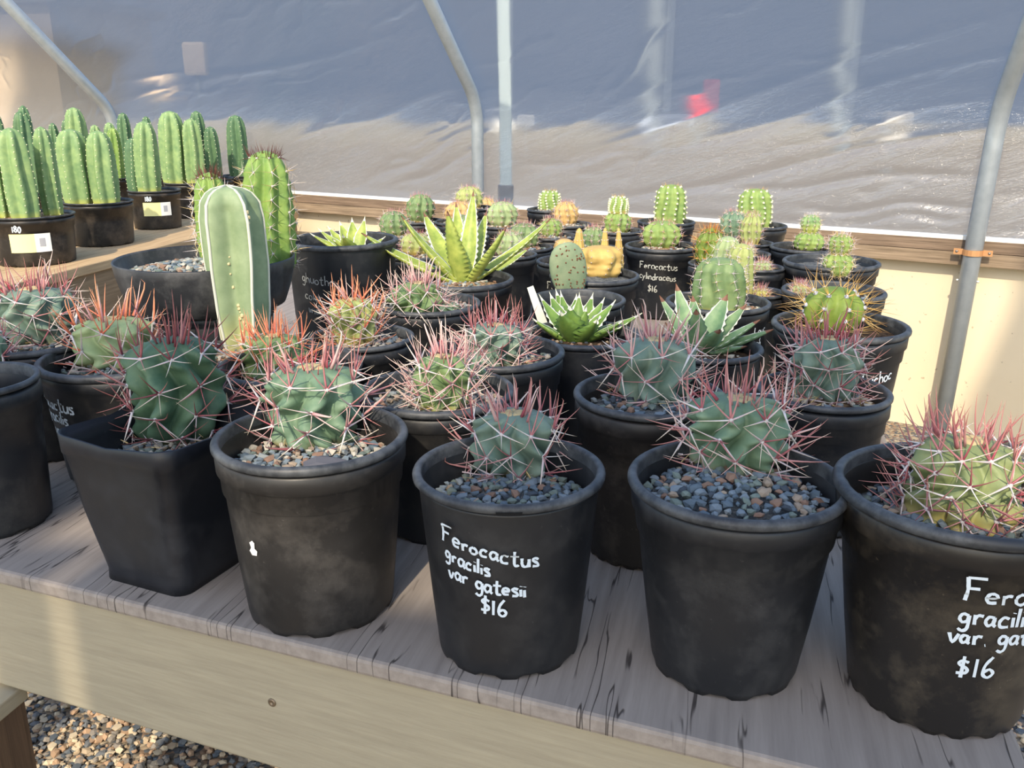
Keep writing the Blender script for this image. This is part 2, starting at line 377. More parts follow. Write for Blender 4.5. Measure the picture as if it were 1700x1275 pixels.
# ------------------------------------------------------------------ beyond the film: yard, shade house, posts
M_SHADE = plain('shade_house_cloth', srgb(78, 92, 114), 0.9, 0.1)
def bldg(name, cx, y, wd, dp, h, mat, label, cat, rot=0.0):
    root = empty(name, (cx, y, 0), label, cat, rz=rot)
    return root
sh = empty('shade_house', (0, 27, 0), 'long grey blue shade house across the yard behind the film', 'building')
V, Fc = box((-26, 0, 0), (30, 6, 7.4)); mesh_obj('cloth_wall', V, Fc, M_SHADE, sh, smooth=False)
V, Fc = box((-26, -0.03, 0), (30, 0.0, 0.5)); mesh_obj('base_board', V, Fc, plain('grey_board', srgb(120, 116, 110), 0.8), sh, smooth=False)
M_POST = plain('pale_post', srgb(132, 142, 150), 0.5)
for x in (-16, 4.4, 9.6):
    V, Fc = box((x - .11, -0.16, 0), (x + .11, -0.03, 7.3)); mesh_obj('post', V, Fc, M_POST, sh, smooth=False)
V, Fc = prism([(-26, 0), (30, 0), (30, 6), (-26, 6)], 7.4, 7.55)
mesh_obj('roof_edge', V, Fc, plain('roof_grey', srgb(140, 150, 160), 0.6), sh, smooth=False)
# cream shed at the left
cs = empty('cream_shed', (-7.6, 13.0, 0), 'cream painted shed behind the film beyond the columnar cacti', 'building', rz=-0.15)
V, Fc = box((-1.7, 0, 0), (1.55, 2.5, 2.3)); mesh_obj('wall', V, Fc, plain('cream_paint', srgb(188, 168, 142), 0.7), cs, smooth=False)
V, Fc = box((-1.9, -0.15, 2.3), (1.75, 2.7, 2.42)); mesh_obj('roof', V, Fc, plain('shed_roof', srgb(120, 116, 112), 0.7), cs, smooth=False)
V, Fc = box((-0.7, -0.03, 0), (0.2, 0.0, 1.95)); mesh_obj('door', V, Fc, plain('shed_door', srgb(196, 178, 152), 0.7), cs, smooth=False)
# things standing about the yard, seen blurred through the film
def yard_box(name, u, v, t, wd, ht, mat, label, cat, extra=None):
    p = at_t(u, v, t); root = empty(name, (p.x, p.y, 0), label, cat)
    z = p.z
    V, Fc = box((-wd / 2, -wd * 0.3, max(0.0, z - ht / 2)), (wd / 2, wd * 0.3, z + ht / 2)); bevel(mesh_obj(extra or 'panel', V, Fc, mat, root, smooth=False), wd * 0.12, 2)
    if z - ht / 2 > 0.02:
        V, Fc = box((-0.03, -0.03, 0), (0.03, 0.03, z - ht / 2)); mesh_obj('stake', V, Fc, M_POST, root, smooth=False)
    return root
yard_box('red_banner', 1180, 160, 20.0, 0.36, 0.72, plain('red_cloth', srgb(206, 74, 92), 0.8), 'small red banner on a stake in the yard behind the film', 'banner', 'cloth')
yard_box('notice_board', 325, 98, 16.0, 0.40, 0.56, plain('cream_board', srgb(244, 216, 184), 0.8), 'cream notice board on a stake behind the film', 'sign')
yard_box('white_crate', 873, 200, 18.0, 0.36, 0.22, plain('white_plastic', srgb(236, 232, 220), 0.6), 'small white crate on a stake to the right of the white post', 'crate', 'crate_body')
yard_box('pale_sack', 1490, 195, 19.0, 0.6, 0.26, plain('pale_sack_cloth', srgb(206, 200, 190), 0.9), 'pale sack on a stake in the yard near the leaning pipe', 'sack', 'sack_body')
yard_box('blue_grey_sack', 1120, 200, 19.0, 0.8, 0.26, plain('grey_sack_cloth', srgb(176, 184, 196), 0.9), 'grey sack on a stake left of the red banner', 'sack', 'sack_body')
# the pale fence post just behind the film
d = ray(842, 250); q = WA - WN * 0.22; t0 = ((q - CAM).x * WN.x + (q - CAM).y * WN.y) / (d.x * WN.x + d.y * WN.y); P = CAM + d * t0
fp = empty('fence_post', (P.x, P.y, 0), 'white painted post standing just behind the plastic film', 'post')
V, Fc = box((-0.026, -0.026, 0.0), (0.026, 0.026, 2.6)); bevel(mesh_obj('post_shaft', V, Fc, plain('post_white', srgb(166, 178, 178), 0.6), fp, smooth=False), 0.004)
V, Fc = box((-0.034, -0.034, 0.0), (0.034, 0.034, TT + 0.14)); bevel(mesh_obj('post_base', V, Fc, plain('post_base_grey', srgb(70, 78, 92), 0.6), fp, smooth=False), 0.004)  # darker grey box round the lower part of the post

# ------------------------------------------------------------------ the table
DV = Vector((0.2334, 0.9724, 0))                              # depth direction of the tables
FR = Vector((0.7513, -0.293, 0)).normalized()                 # along the front edge
def on_front(s): return Vector((0.2016, 0.5736, 0)) + FR * s
pr = Vector((0.4002, 0.599, 0))                               # a point of the right edge
def isect(p, d, q, e):
    k = ((q - p).x * e.y - (q - p).y * e.x) / (d.x * e.y - d.y * e.x); return p + d * k
c_fr = isect(on_front(0), FR, pr, DV); c_fl = on_front(-1.32)
c_br = isect(c_fr, DV, WA + WN * 0.12, WD); c_bl = isect(c_fl, DV, WA + WN * 0.12, WD)
rotz = math.atan2(DV.y, DV.x)
m_top = mat_wood('weathered_table_top', srgb(132, 123, 116), srgb(158, 148, 139), (2, 30, 30), (0, 0, -rotz), 0.85, (2.2, 30, 1))
m_apr = mat_wood('painted_apron', srgb(150, 141, 121), srgb(163, 154, 132), (4, 4, 50), (0, 0, 0))
m_leg = mat_wood('brown_post', srgb(74, 58, 46), srgb(112, 90, 70), (60, 60, 2))
table = empty('display_table', tuple((c_fr + c_fl) / 2), 'long low wooden table with cracked grey top carrying most of the potted cacti', 'table')
T0 = Vector(table.location)
V, Fc = prism([p - T0 for p in (c_fl, c_fr, c_br, c_bl)], TT - 0.018, TT)
bevel(mesh_obj('table_top', V, Fc, m_top, table, smooth=False), 0.004, 2)
inw = Vector((-FR.y, FR.x, 0));  inw = inw if inw.y > 0 else -inw
def apron(p, q, n_in, h=0.14, th=0.035, back=0.006):
    a, b = p + n_in * back - T0, q + n_in * back - T0
    V, Fc = prism([a, b, b + n_in * th, a + n_in * th], TT - 0.018 - h, TT - 0.0185); return bevel(mesh_obj('apron', V, Fc, m_apr, table, smooth=False), 0.003, 2)
rn = Vector((-DV.y, DV.x, 0))
ap = apron(c_fl, c_fr - FR * 0.006, inw); apron(c_fr, c_br, rn); apron(c_fl, c_bl, -rn)
for (p, a, b) in ((c_fl, FR, DV), (c_fr, -FR, DV), (c_bl, FR, -DV), (c_br, -FR, -DV)):
    o = p + a * 0.10 + b * 0.12 - T0
    V, Fc = prism([o + FR * x + DV * y for x, y in ((-.045, -.045), (.045, -.045), (.045, .045), (-.045, .045))], 0, TT - 0.0185)
    mesh_obj('leg', V, Fc, m_leg, table, smooth=False)
# screws in the front apron
def screw(u, v, r=0.0045):
    d = ray(u, v); p0 = on_front(0) + inw * 0.006; t = ((p0 - CAM).x * inw.x + (p0 - CAM).y * inw.y) / (d.x * inw.x + d.y * inw.y); p = CAM + d * t
    V, Fc = lathe([(0.0001, 0.0004), (r * .25, 0.0003), (r * .3, 0.0012), (r * .75, 0.0016), (r, 0.0008), (r, -0.001)], 16)
    s = mesh_obj('screw_head', V, Fc, plain('screw_bronze', srgb(128, 112, 92), 0.4, 0.5, 0.6), table); s.matrix_basis = Matrix.Translation(p - T0) @ (-inw).to_track_quat('Z', 'Y').to_matrix().to_4x4()
screw(452, 1166)
# the lower bench that comes towards the camera at the left of the table
a0 = at_z(43, 1131, TT - 0.162)
lb = empty('low_bench', (a0.x, a0.y, 0), 'low brown wooden bench end touching the front of the table', 'bench')
q = Vector((a0.x, a0.y, 0)); O = [q, q - DV * 0.5, q - DV * 0.5 - FR * 0.14, q - FR * 0.14]
V, Fc = prism([p - q for p in O], TT - 0.185, TT - 0.165); bevel(mesh_obj('bench_top', V, Fc, m_apr, lb, smooth=False), 0.002)
V, Fc = prism([p - q for p in (q - FR * 0.004 - DV * 0.004, q - DV * 0.496 - FR * 0.004, q - DV * 0.496 - FR * 0.04, q - DV * 0.004 - FR * 0.04)], 0, TT - 0.185); mesh_obj('side_board', V, Fc, m_leg, lb, smooth=False)
V, Fc = prism([p - q for p in (q - FR * 0.10 - DV * 0.004, q - DV * 0.496 - FR * 0.10, q - DV * 0.496 - FR * 0.136, q - DV * 0.004 - FR * 0.136)], 0, TT - 0.185); mesh_obj('side_board', V, Fc, m_leg, lb, smooth=False)

# the bench at the left with the columnar cacti
e0, e1 = Vector((-1.34, 2.669, 0)), Vector((-0.955, 4.38, 0)); ED = (e1 - e0).normalized(); EN = Vector((-ED.y, ED.x, 0))
b0 = e0 - ED * 1.5; b1 = isect(e0, ED, WA + WN * 0.10, WD); b2 = isect(e0 + EN * 1.5, ED, WA + WN * 0.10, WD); b3 = b0 + EN * 1.5
bench = empty('display_bench', tuple(b0), 'tan wooden bench along the left carrying the tall columnar cacti', 'bench')
m_bench = mat_wood('bench_boards', srgb(170, 142, 108), srgb(206, 178, 138), (2, 24, 24), (0, 0, -math.atan2(ED.y, ED.x)))
m_bapr = mat_wood('bench_apron_wood', srgb(128, 108, 84), srgb(162, 138, 108), (2, 2, 40))
for i in range(8):
    a, b = i * 1.5 / 8, (i + 1) * 1.5 / 8 - 0.006
    pa, pb = b0 + EN * a, b0 + EN * b
    qa, qb = isect(e0 + EN * a, ED, WA + WN * 0.10, WD), isect(e0 + EN * b, ED, WA + WN * 0.10, WD)
    V, Fc = prism([p - b0 for p in (pa, qa, qb, pb)], TT - 0.03, TT); bevel(mesh_obj('plank', V, Fc, m_bench, bench, smooth=False), 0.003)
V, Fc = prism([p - b0 for p in (b0 + EN * 0.012, b1 + EN * 0.012, b1 + EN * 0.05, b0 + EN * 0.05)], TT - 0.19, TT - 0.0305); mesh_obj('apron', V, Fc, m_bapr, bench, smooth=False)
for k in (0.1, 0.5, 0.93):
    for off in (0.06, 1.38):
        p = b0.lerp(b1, k) + EN * off - b0
        V, Fc = prism([p + ED * x + EN * y for x, y in ((-.045, 0), (-.045, .09), (.045, .09), (.045, 0))][::-1], 0, TT - 0.0305); mesh_obj('leg', V, Fc, m_leg, bench, smooth=False)

# ------------------------------------------------------------------ pebble shapes shared by all gravel
def pebble_mesh(seed, mat, sub=1):
    bm = bmesh.new(); bmesh.ops.create_icosphere(bm, subdivisions=sub, radius=0.5); r = random.Random(seed)
    off = Vector((r.random() * 9, r.random() * 9, r.random() * 9)); sq = Vector((r.uniform(.8, 1.2), r.uniform(.65, .95), r.uniform(.5, .75)))
    for v in bm.verts:
        k = 1 + 0.85 * noise.noise(v.co * 2.6 + off); v.co = Vector((v.co.x * sq.x * k, v.co.y * sq.y * k, v.co.z * sq.z * k))
    me = bpy.data.meshes.new('pebble'); bm.to_mesh(me); bm.free(); me.materials.append(mat); return me
PEBBLES = {}
def pebble(seed, mat):
    k = (seed, mat.name)
    if k not in PEBBLES: PEBBLES[k] = pebble_mesh(seed, mat, 1)
    return PEBBLES[k]
_shape_cache = {}
def pebble_field(name, spots, mats, parent, kind='stuff'):
    """many small stones in one mesh: spots = [(x, y, z, size, rz)]"""
    V, Fc, mi = [], [], []
    for (x, y, z, s, a) in spots:
        k = int(a * 1000) % 6
        if k not in _shape_cache:
            me = pebble_mesh(k + 50, mats[0], 1); _shape_cache[k] = ([v.co.copy() for v in me.vertices], [tuple(p.vertices) for p in me.polygons])
        vs_, fs_ = _shape_cache[k]; b = len(V); ca, sa = math.cos(a), math.sin(a); m = int(a * 7919) % len(mats)
        for v in vs_: V.append((x + s * (v.x * ca - v.y * sa), y + s * (v.x * sa + v.y * ca), z + s * v.z))
        for f_ in fs_: Fc.append(tuple(i + b for i in f_)); mi.append(m)
    o = mesh_obj(name, V, Fc, mats, parent, smooth=False, midx=mi); tag(o, kind=kind); return o

# loose gravel on the ground where the photograph shows it close
sp_ = []
r = random.Random(11)
for (x0, x1, y0, y1, nn) in ((-1.15, -0.15, 1.0, 1.9, 9000), (0.72, 1.15, 1.05, 2.0, 3600)):
    for _ in range(nn):
        sp_.append((r.uniform(x0, x1), r.uniform(y0, y1), r.uniform(0.0, 0.006), r.uniform(0.008, 0.017), r.random() * 6.28))
g = pebble_field('loose_gravel', sp_, [plain('yard_stone_' + str(i), c_, 0.9, 0.2) for i, c_ in enumerate((srgb(196, 176, 148), srgb(150, 142, 132), srgb(116, 120, 124), srgb(212, 196, 168), srgb(182, 152, 124), srgb(92, 100, 108)))], None)
tag(g, 'mixed grey and tan gravel covering the ground under the table', 'gravel', kind='stuff')

# ------------------------------------------------------------------ pots
def pot_profile(R, H, rb, lip=0.006, bands=True):
    """outer wall from the foot up; rim is a part of its own"""
    p = [(rb * 0.2, 0.004), (rb * 0.93, 0.004), (rb * 0.94, 0.0), (rb * 0.985, 0.0), (rb, 0.006)]
    zt = H - 0.012
    def rr(z): return rb + (R * 0.955 - rb) * (z / H)
    if bands:
        z1, z2 = H * 0.74, H * 0.85
        p += [(rr(H * .3), H * .3), (rr(H * .55), H * .55), (rr(z1) - .0006, z1 - .0015), (rr(z1) + .0018, z1), (rr(z2) + .0012, z2 - .0015), (rr(z2) + .0038, z2), (rr(zt) + .003, zt)]
    else: p += [(rr(H * .3), H * .3), (rr(H * .6), H * .6), (rr(zt), zt)]
    p += [(rr(zt) - 0.0005, zt + 0.004), (rr(zt) - 0.003, zt), (rr(H * .82) - .0026, H * .82), (rr(H * .55) - .0024, H * .55), (rr(H * .5) * 0.2, H * .5)]
    return p
def rim_profile(R, H, lip=0.006, flat=0.0):
    q = []
    for i in range(9):
        a = -math.pi * 0.62 + i * math.pi * 1.35 / 8
        q.append((R - lip * 0.55 + lip * 0.62 * math.cos(a), H - lip * 0.55 + lip * 0.62 * math.sin(a)))
    return [(R * 0.955 - 0.001, H - lip * 1.2)] + q + [(R * 0.955 - 0.004 - flat, H - lip * 0.35), (R * 0.955 - 0.004 - flat, H - lip * 2.2)]
def make_pot(root, R, H, rb=None, bands=True, mat=None, lip=None, feet=10, seed=0, tilt=None):
    rb = rb or R * 0.76; lip = lip or R * 0.085
    rs = random.Random(seed); ph = rs.random() * 6
    def fn(a, i, r, z):
        if 1 < i < 4: z = z + 0.0035 * (1 if math.sin(a * feet + ph) > 0.15 else 0)
        k = 1 + 0.006 * math.sin(2 * a + ph); return r * k, z
    V, Fc = lathe(pot_profile(R, H, rb, lip, bands), 64, fn=fn)
    pot = mesh_obj('pot', V, Fc, mat or mat_pot(), root)
    def fr_(a, i, r, z): return r * (1 + 0.006 * math.sin(2 * a + ph)), z
    V, Fc = lathe(rim_profile(R, H, lip), 64, fn=fr_); mesh_obj('rim', V, Fc, mat_rim(), pot)
    return pot
def soil(root, R, z, col='soil', seed=0, name='soil', dome=0.006, mats=None):
    m = MATS.get(col)
    if m is None:
        n = NB(col); c = n.coord('Object'); f = n.noise(c, 130, 4, 0.7)
        lo, hi = {'soil': (srgb(58, 48, 42), srgb(150, 124, 98)), 'soil_dark': (srgb(34, 30, 28), srgb(96, 78, 62)), 'soil_grey': (srgb(70, 76, 80), srgb(128, 130, 128)), 'soil_tan': (srgb(120, 94, 70), srgb(196, 164, 130))}[col]
        n.set(n.mix(n.ramp(f, [(.35, (0, 0, 0)), (.65, (1, 1, 1))]), lo, hi), 0.95, 0.1); n.bump(f, 1.0, 0.006); MATS[col] = m = n.m
    prof = [(R * k, z + dome * (1 - k * k) + 0.0) for k in (0.01, .25, .5, .75, .93, 1.0)] + [(R * 0.97, z - 0.02)]
    def fn(a, i, r, zz): return r, zz + 0.003 * noise.noise(Vector((r * math.cos(a) * 60, r * math.sin(a) * 60, seed))) * (0 if i > 4 else 1)
    V, Fc = lathe(prof, 40, fn=fn); return mesh_obj(name, V, Fc, m, root)
def gravel_top(root, R, z, size, count, mats, seed, avoid=None, single=False, region=None, dome=0.006):
    """stones over the soil; avoid = (x, y, r) of the plant"""
    r = random.Random(seed); spots = []
    tries = 0; grid = {}
    while len(spots) < count and tries < count * 30:
        tries += 1
        a, q = r.random() * 6.283, math.sqrt(r.random()) * (R - size * 0.4); x, y = q * math.cos(a), q * math.sin(a)
        if avoid and math.hypot(x - avoid[0], y - avoid[1]) < avoid[2]: continue
        if region and not region(x, y): continue
        s = size * r.uniform(0.65, 1.25)
        key = (int(x / size), int(y / size)); ok = True
        for i in (-1, 0, 1):
            for j in (-1, 0, 1):
                for (xx, yy, ss) in grid.get((key[0] + i, key[1] + j), ()):
                    if math.hypot(x - xx, y - yy) < (s + ss) * 0.36: ok = False
        if not ok: continue
        grid.setdefault(key, []).append((x, y, s))
        spots.append((x, y, z + dome * (1 - (q / R) ** 2) + s * 0.12, s, a * 3 + r.random()))
    if single:
        out = sorted(spots, key=lambda t: (-t[3]))
        for i, (x, y, zz, s, a) in enumerate(out[:290]):
            me = pebble(r.randrange(7), r.choice(mats))
            inst('pebble', me, root, Matrix.Translation((x, y, zz)) @ Matrix.Rotation(a, 4, 'Z') @ Matrix.Rotation(r.uniform(-.5, .5), 4, 'X') @ Matrix.Scale(s, 4))
    else:
        pebble_field('gravel', spots, mats, root)

# ------------------------------------------------------------------ hand lettering, one stroke list per letter
G = {
 'F': (.62, [[(0, 1), (.05, .5), (0, 0)], [(0, .98), (.6, 1.02)], [(.03, .55), (.42, .58)]]),
 'e': (.5, [[(.03, .27), (.42, .32), (.36, .5), (.15, .52), (.02, .3), (.12, .05), (.42, .06)]]),
 'r': (.42, [[(.05, .5), (.07, 0)], [(.07, .3), (.18, .48), (.38, .47)]]),
 'o': (.5, [[(.25, .5), (.06, .38), (.06, .1), (.25, 0), (.42, .14), (.42, .38), (.25, .5)]]),
 'c': (.46, [[(.40, .44), (.2, .52), (.04, .3), (.1, .05), (.4, .06)]]),
 'a': (.5, [[(.38, .46), (.16, .5), (.03, .25), (.14, .02), (.34, .16), (.4, .48), (.38, .1), (.48, 0)]]),
 't': (.5, [[(.24, .95), (.22, .12), (.36, 0), (.46, .08)], [(.0, .58), (.48, .64)]]),
 'u': (.5, [[(.04, .5), (.05, .12), (.2, 0), (.38, .14), (.42, .5)], [(.42, .5), (.44, 0)]]),
 's': (.42, [[(.36, .46), (.16, .52), (.06, .38), (.3, .22), (.32, .06), (.04, .02)]]),
 'g': (.5, [[(.38, .44), (.16, .5), (.04, .26), (.16, .06), (.36, .18), (.4, .46), (.38, -.2), (.2, -.4), (.02, -.3)]]),
 'i': (.2, [[(.08, .5), (.1, 0)], [(.1, .7), (.11, .74)]]),
 'l': (.2, [[(.1, 1.0), (.08, 0)]]),
 'v': (.46, [[(.02, .5), (.2, 0), (.42, .52)]]),
 '.': (.2, [[(.08, .02), (.12, .03)]]),
 'y': (.5, [[(.02, .5), (.2, .1)], [(.44, .52), (.2, .05), (.02, -.4)]]),
 'n': (.5, [[(.05, .5), (.06, 0)], [(.06, .32), (.22, .5), (.38, .4), (.42, 0)]]),
 'd': (.5, [[(.38, .42), (.16, .48), (.04, .22), (.16, 0), (.36, .12)], [(.4, 1.0), (.4, 0)]]),
 'h': (.5, [[(.05, 1.0), (.06, 0)], [(.06, .32), (.22, .5), (.38, .38), (.42, 0)]]),
 'w': (.62, [[(.02, .5), (.14, 0), (.3, .4), (.42, 0), (.58, .5)]]),
 'b': (.5, [[(.06, 1.0), (.06, 0)], [(.06, .36), (.24, .5), (.4, .28), (.26, 0), (.06, .06)]]),
 'k': (.46, [[(.06, 1), (.06, 0)], [(.4, .5), (.08, .22), (.4, 0)]]),
 'T': (.6, [[(.0, .98), (.6, 1.0)], [(.3, 1.0), (.28, 0)]]),
 'L': (.5, [[(.06, 1.0), (.06, .04), (.46, .0)]]),
 '$': (.5, [[(.42, .66), (.2, .74), (.08, .58), (.38, .36), (.34, .16), (.02, .14)], [(.24, .95), (.2, -.08)]]),
 '1': (.26, [[(.12, .9), (.1, 0)]]), '6': (.5, [[(.34, .9), (.12, .55), (.08, .15), (.26, 0), (.42, .18), (.28, .36), (.1, .24)]]),
 '8': (.5, [[(.25, .46), (.08, .66), (.25, .86), (.4, .68), (.25, .46), (.06, .22), (.25, 0), (.44, .22), (.25, .46)]]),
 '0': (.5, [[(.25, .86), (.06, .5), (.12, .06), (.3, 0), (.44, .4), (.36, .8), (.25, .86)]]), ' ': (.4, []), 'm': (.7, [[(.04, .5), (.05, 0)], [(.05, .34), (.18, .5), (.3, .4), (.32, 0)], [(.32, .34), (.46, .5), (.6, .4), (.62, 0)]]),
 'p': (.5, [[(.06, .5), (.06, -.4)], [(.06, .36), (.24, .5), (.4, .28), (.26, 0), (.06, .06)]]),
}
def smooth_poly(p, n=4):
    if len(p) < 3: return p
    out = []
    for i in range(len(p) - 1):
        p0, p1, p2, p3 = p[max(i - 1, 0)], p[i], p[i + 1], p[min(i + 2, len(p) - 1)]
        for k in range(n):
            t = k / n; f_ = lambda a, b, c, d: 0.5 * (2 * b + (c - a) * t + (2 * a - 5 * b + 4 * c - d) * t * t + (3 * b - a - 3 * c + d) * t ** 3)
            out.append((f_(p0[0], p1[0], p2[0], p3[0]), f_(p0[1], p1[1], p2[1], p3[1])))
    return out + [p[-1]]
def letter(pot, R, H, rb, lines, phi, size, pen=0.0022, mat=None, seed=0):
    """lines: [(text, x metres from phi, height z, slope, scale)] written round the cone of the pot"""
    r = random.Random(seed)
    def rad(z): return rb + (R * 0.955 - rb) * (z / H) + (0.0044 if z > H * .84 else 0.0026 if z > H * .735 else 0.0010)
    for (txt, x0, z0, slope, k) in lines:
        V, Fc = [], []; x = x0; z = z0
        for ch in txt:
            wd, strokes = G[ch]; s = size * k; jy = r.uniform(-.06, .06) * s; js = r.uniform(.9, 1.12)
            for st in strokes:
                P2 = smooth_poly([(x + px * s * js, z + slope * (x + px * s * js - x0) + py * s * js + jy) for px, py in st]); m = len(P2); b = len(V)
                for i, (px, pz) in enumerate(P2):
                    a_, b_ = P2[max(i - 1, 0)], P2[min(i + 1, m - 1)]; dx, dz = b_[0] - a_[0], b_[1] - a_[1]; L = math.hypot(dx, dz) or 1
                    h = pen * 0.5 * r.uniform(.8, 1.15)
                    for sg in (-1, 1):
                        qx, qz = px - dz / L * h * sg, pz + dx / L * h * sg
                        rr = rad(max(0.001, qz)); an = phi + qx / rr; V.append((rr * math.cos(an), rr * math.sin(an), qz))
                for i in range(m - 1): Fc.append((b + 2 * i, b + 2 * i + 1, b + 2 * i + 3, b + 2 * i + 2))
            x += wd * s * 1.12
        o = mesh_obj('handwriting', V, Fc, mat or M_INK, pot, smooth=False); o['label'] = 'white paint pen lettering'; o['kind'] = 'stuff'
def patch(pot, R, H, rb, phi, x0, z0, pts, mat, name='sticker', off=0.0016):
    """a flat patch following the wall of the pot; pts in metres"""
    def rad(z): return rb + (R * 0.955 - rb) * (z / H) + off
    cx = sum(p[0] for p in pts) / len(pts); cz = sum(p[1] for p in pts) / len(pts); V = []; Fc = []
    m = len(pts)
    ring = []
    for f_ in (1.0, 0.66, 0.33):
        for (px, pz) in pts: ring.append((cx + (px - cx) * f_, cz + (pz - cz) * f_))
    ring.append((cx, cz))
    for (px, pz) in ring:
        rr = rad(z0 + pz); an = phi + (x0 + px) / rr; V.append((rr * math.cos(an), rr * math.sin(an), z0 + pz))
    for q in range(2):
        for i in range(m): Fc.append((q * m + i, q * m + (i + 1) % m, (q + 1) * m + (i + 1) % m, (q + 1) * m + i))
    for i in range(m): Fc.append((2 * m + i, 2 * m + (i + 1) % m, 3 * m))
    return mesh_obj(name, V, Fc, mat, pot, smooth=False)
def quad(wd, ht, sk=0.0, n=6):
    top = [(wd * i / n, ht + sk * i / n) for i in range(n + 1)]; bot = [(wd * i / n, sk * i / n) for i in range(n, -1, -1)]; return bot[::-1] + top[::-1]

# a pot standing on the table, from its rim in the photograph: centre column and row, width, and its height
class Pot: pass
def potted(name, u, v, wpx, H, label, cat='potted cactus', group=None, rbk=0.76, bands=True, mat=None, seed=0, base=TT, lip=None, feet=10, R=None):
    v = v - 0.055 * min(wpx, 330)                              # the circle's centre lies above the middle of its outline
    p = at_z(u, v, base + H); P = Pot(); P.R = R or wpx * depth(p) / F / 2; P.H = H; P.c = Vector((p.x, p.y, base)); P.rb = P.R * rbk
    P.root = empty(name, tuple(P.c), label, cat, group)
    P.pot = make_pot(P.root, P.R, H, P.rb, bands, mat, lip, feet, seed)
    P.phi = math.atan2(CAM.y - P.c.y, CAM.x - P.c.x); P.z = base
    P.t = depth(p); P.Ri = P.rb + (P.R * 0.955 - P.rb) * 0.80 - 0.0028
    return P
def mm(P, px): return px * P.t / F                              # pixels at the pot to metres
def loc(P, u, v, h):                                            # pixel to the pot's own coordinates at height h above its foot
    q = at_z(u, v, P.z + h); return q - P.c

# ------------------------------------------------------------------ spines
SPINES = {}
def spine_mesh(shape, mat):
    k = (shape, mat)
    if k in SPINES: return SPINES[k]
    curve, hook, flat = {'straight': (0.02, 0, 1), 'bow': (0.16, 0, 1), 'hook': (0.10, 1, 1.6), 'flat': (0.06, 0, 1.9), 'thin': (0.10, 0, 1)}[shape]
    base = {'straight': .036, 'bow': .037, 'hook': .040, 'flat': .036, 'thin': .022}[shape]
    N = 7; pts, rad = [], []
    for i in range(N):
        t = i / (N - 1); x = curve * t * t; z = t
        if hook and t > 0.7: q = (t - 0.7) / 0.3; x += 0.16 * q ** 1.6; z -= 0.16 * q ** 2.2
        pts.append((x, z)); rad.append(base * (1 - t) ** 0.75 + 0.0015)
    V, Fc = [], []
    for i in range(N):
        for q in range(4):
            a = math.pi / 4 + q * math.pi / 2; V.append((pts[i][0] + rad[i] * math.cos(a), rad[i] * flat * math.sin(a), pts[i][1]))
    for i in range(N - 1):
        for q in range(4): Fc.append((i * 4 + q, i * 4 + (q + 1) % 4, i * 4 + 4 + (q + 1) % 4, i * 4 + 4 + q))
    Fc += [(3, 2, 1, 0), tuple((N - 1) * 4 + i for i in range(4))]
    me = bpy.data.meshes.new('spine'); me.from_pydata(V, [], Fc); me.materials.append(SPM[mat]); me.polygons.foreach_set('use_smooth', [True] * len(Fc)); me.update()
    SPINES[k] = me; return me
def spine_mtx(p, d, L, thick=1.0, roll=0.0):
    """x axis of the spine (its bend) turned towards the sky, plus a roll"""
    d = d.normalized(); x = Vector((0, 0, 1)) - d * d.z
    if x.length < 1e-3: x = Vector((1, 0, 0))
    x.normalize(); y = d.cross(x); ca, sa = math.cos(roll), math.sin(roll); x2 = x * ca + y * sa; y2 = d.cross(x2)
    k = thick
    return Matrix(((x2.x * L * k, y2.x * L * k, d.x * L, p.x), (x2.y * L * k, y2.y * L * k, d.y * L, p.y), (x2.z * L * k, y2.z * L * k, d.z * L, p.z), (0, 0, 0, 1)))
class SpineSet:
    """collects spines of one plant: as single objects, or joined when they are hair fine"""
    def __init__(s, parent, single=True): s.p = parent; s.single = single; s.L = []
    def add(s, shape, mat, p, d, L, thick=1.0, roll=0.0): s.L.append((shape, mat, p, d, L, thick, roll))
    def done(s, limit=295):
        if s.single:
            L = s.L
            if len(L) > limit: L = sorted(L, key=lambda q: -q[4])
            for q in L[:limit]: inst('spine', spine_mesh(q[0], q[1]), s.p, spine_mtx(q[2], q[3], q[4], q[5], q[6]))
            rest = L[limit:]
        else: rest = s.L
        if rest:
            V, Fc, mi, mats = [], [], [], []
            for (sh_, mt, p, d, L_, th, ro) in rest:
                M = spine_mtx(p, d, L_, th * 1.2, ro)
                if mt not in mats: mats.append(mt)
                b = len(V)
                for (x, y, z) in ((.035, 0, 0), (-.02, .03, 0), (-.02, -.03, 0), (.03, 0, .55), (.012, .018, .55), (.012, -.018, .55), (.03, 0, 1)): V.append(M @ Vector((x, y, z)))
                for f_ in ((0, 1, 4, 3), (1, 2, 5, 4), (2, 0, 3, 5), (3, 4, 6), (4, 5, 6), (5, 3, 6)): Fc.append(tuple(i + b for i in f_)); mi.append(mats.index(mt))
            tag(mesh_obj('fine_spines', V, Fc, [SPM[m] for m in mats], s.p, midx=mi), kind='stuff')

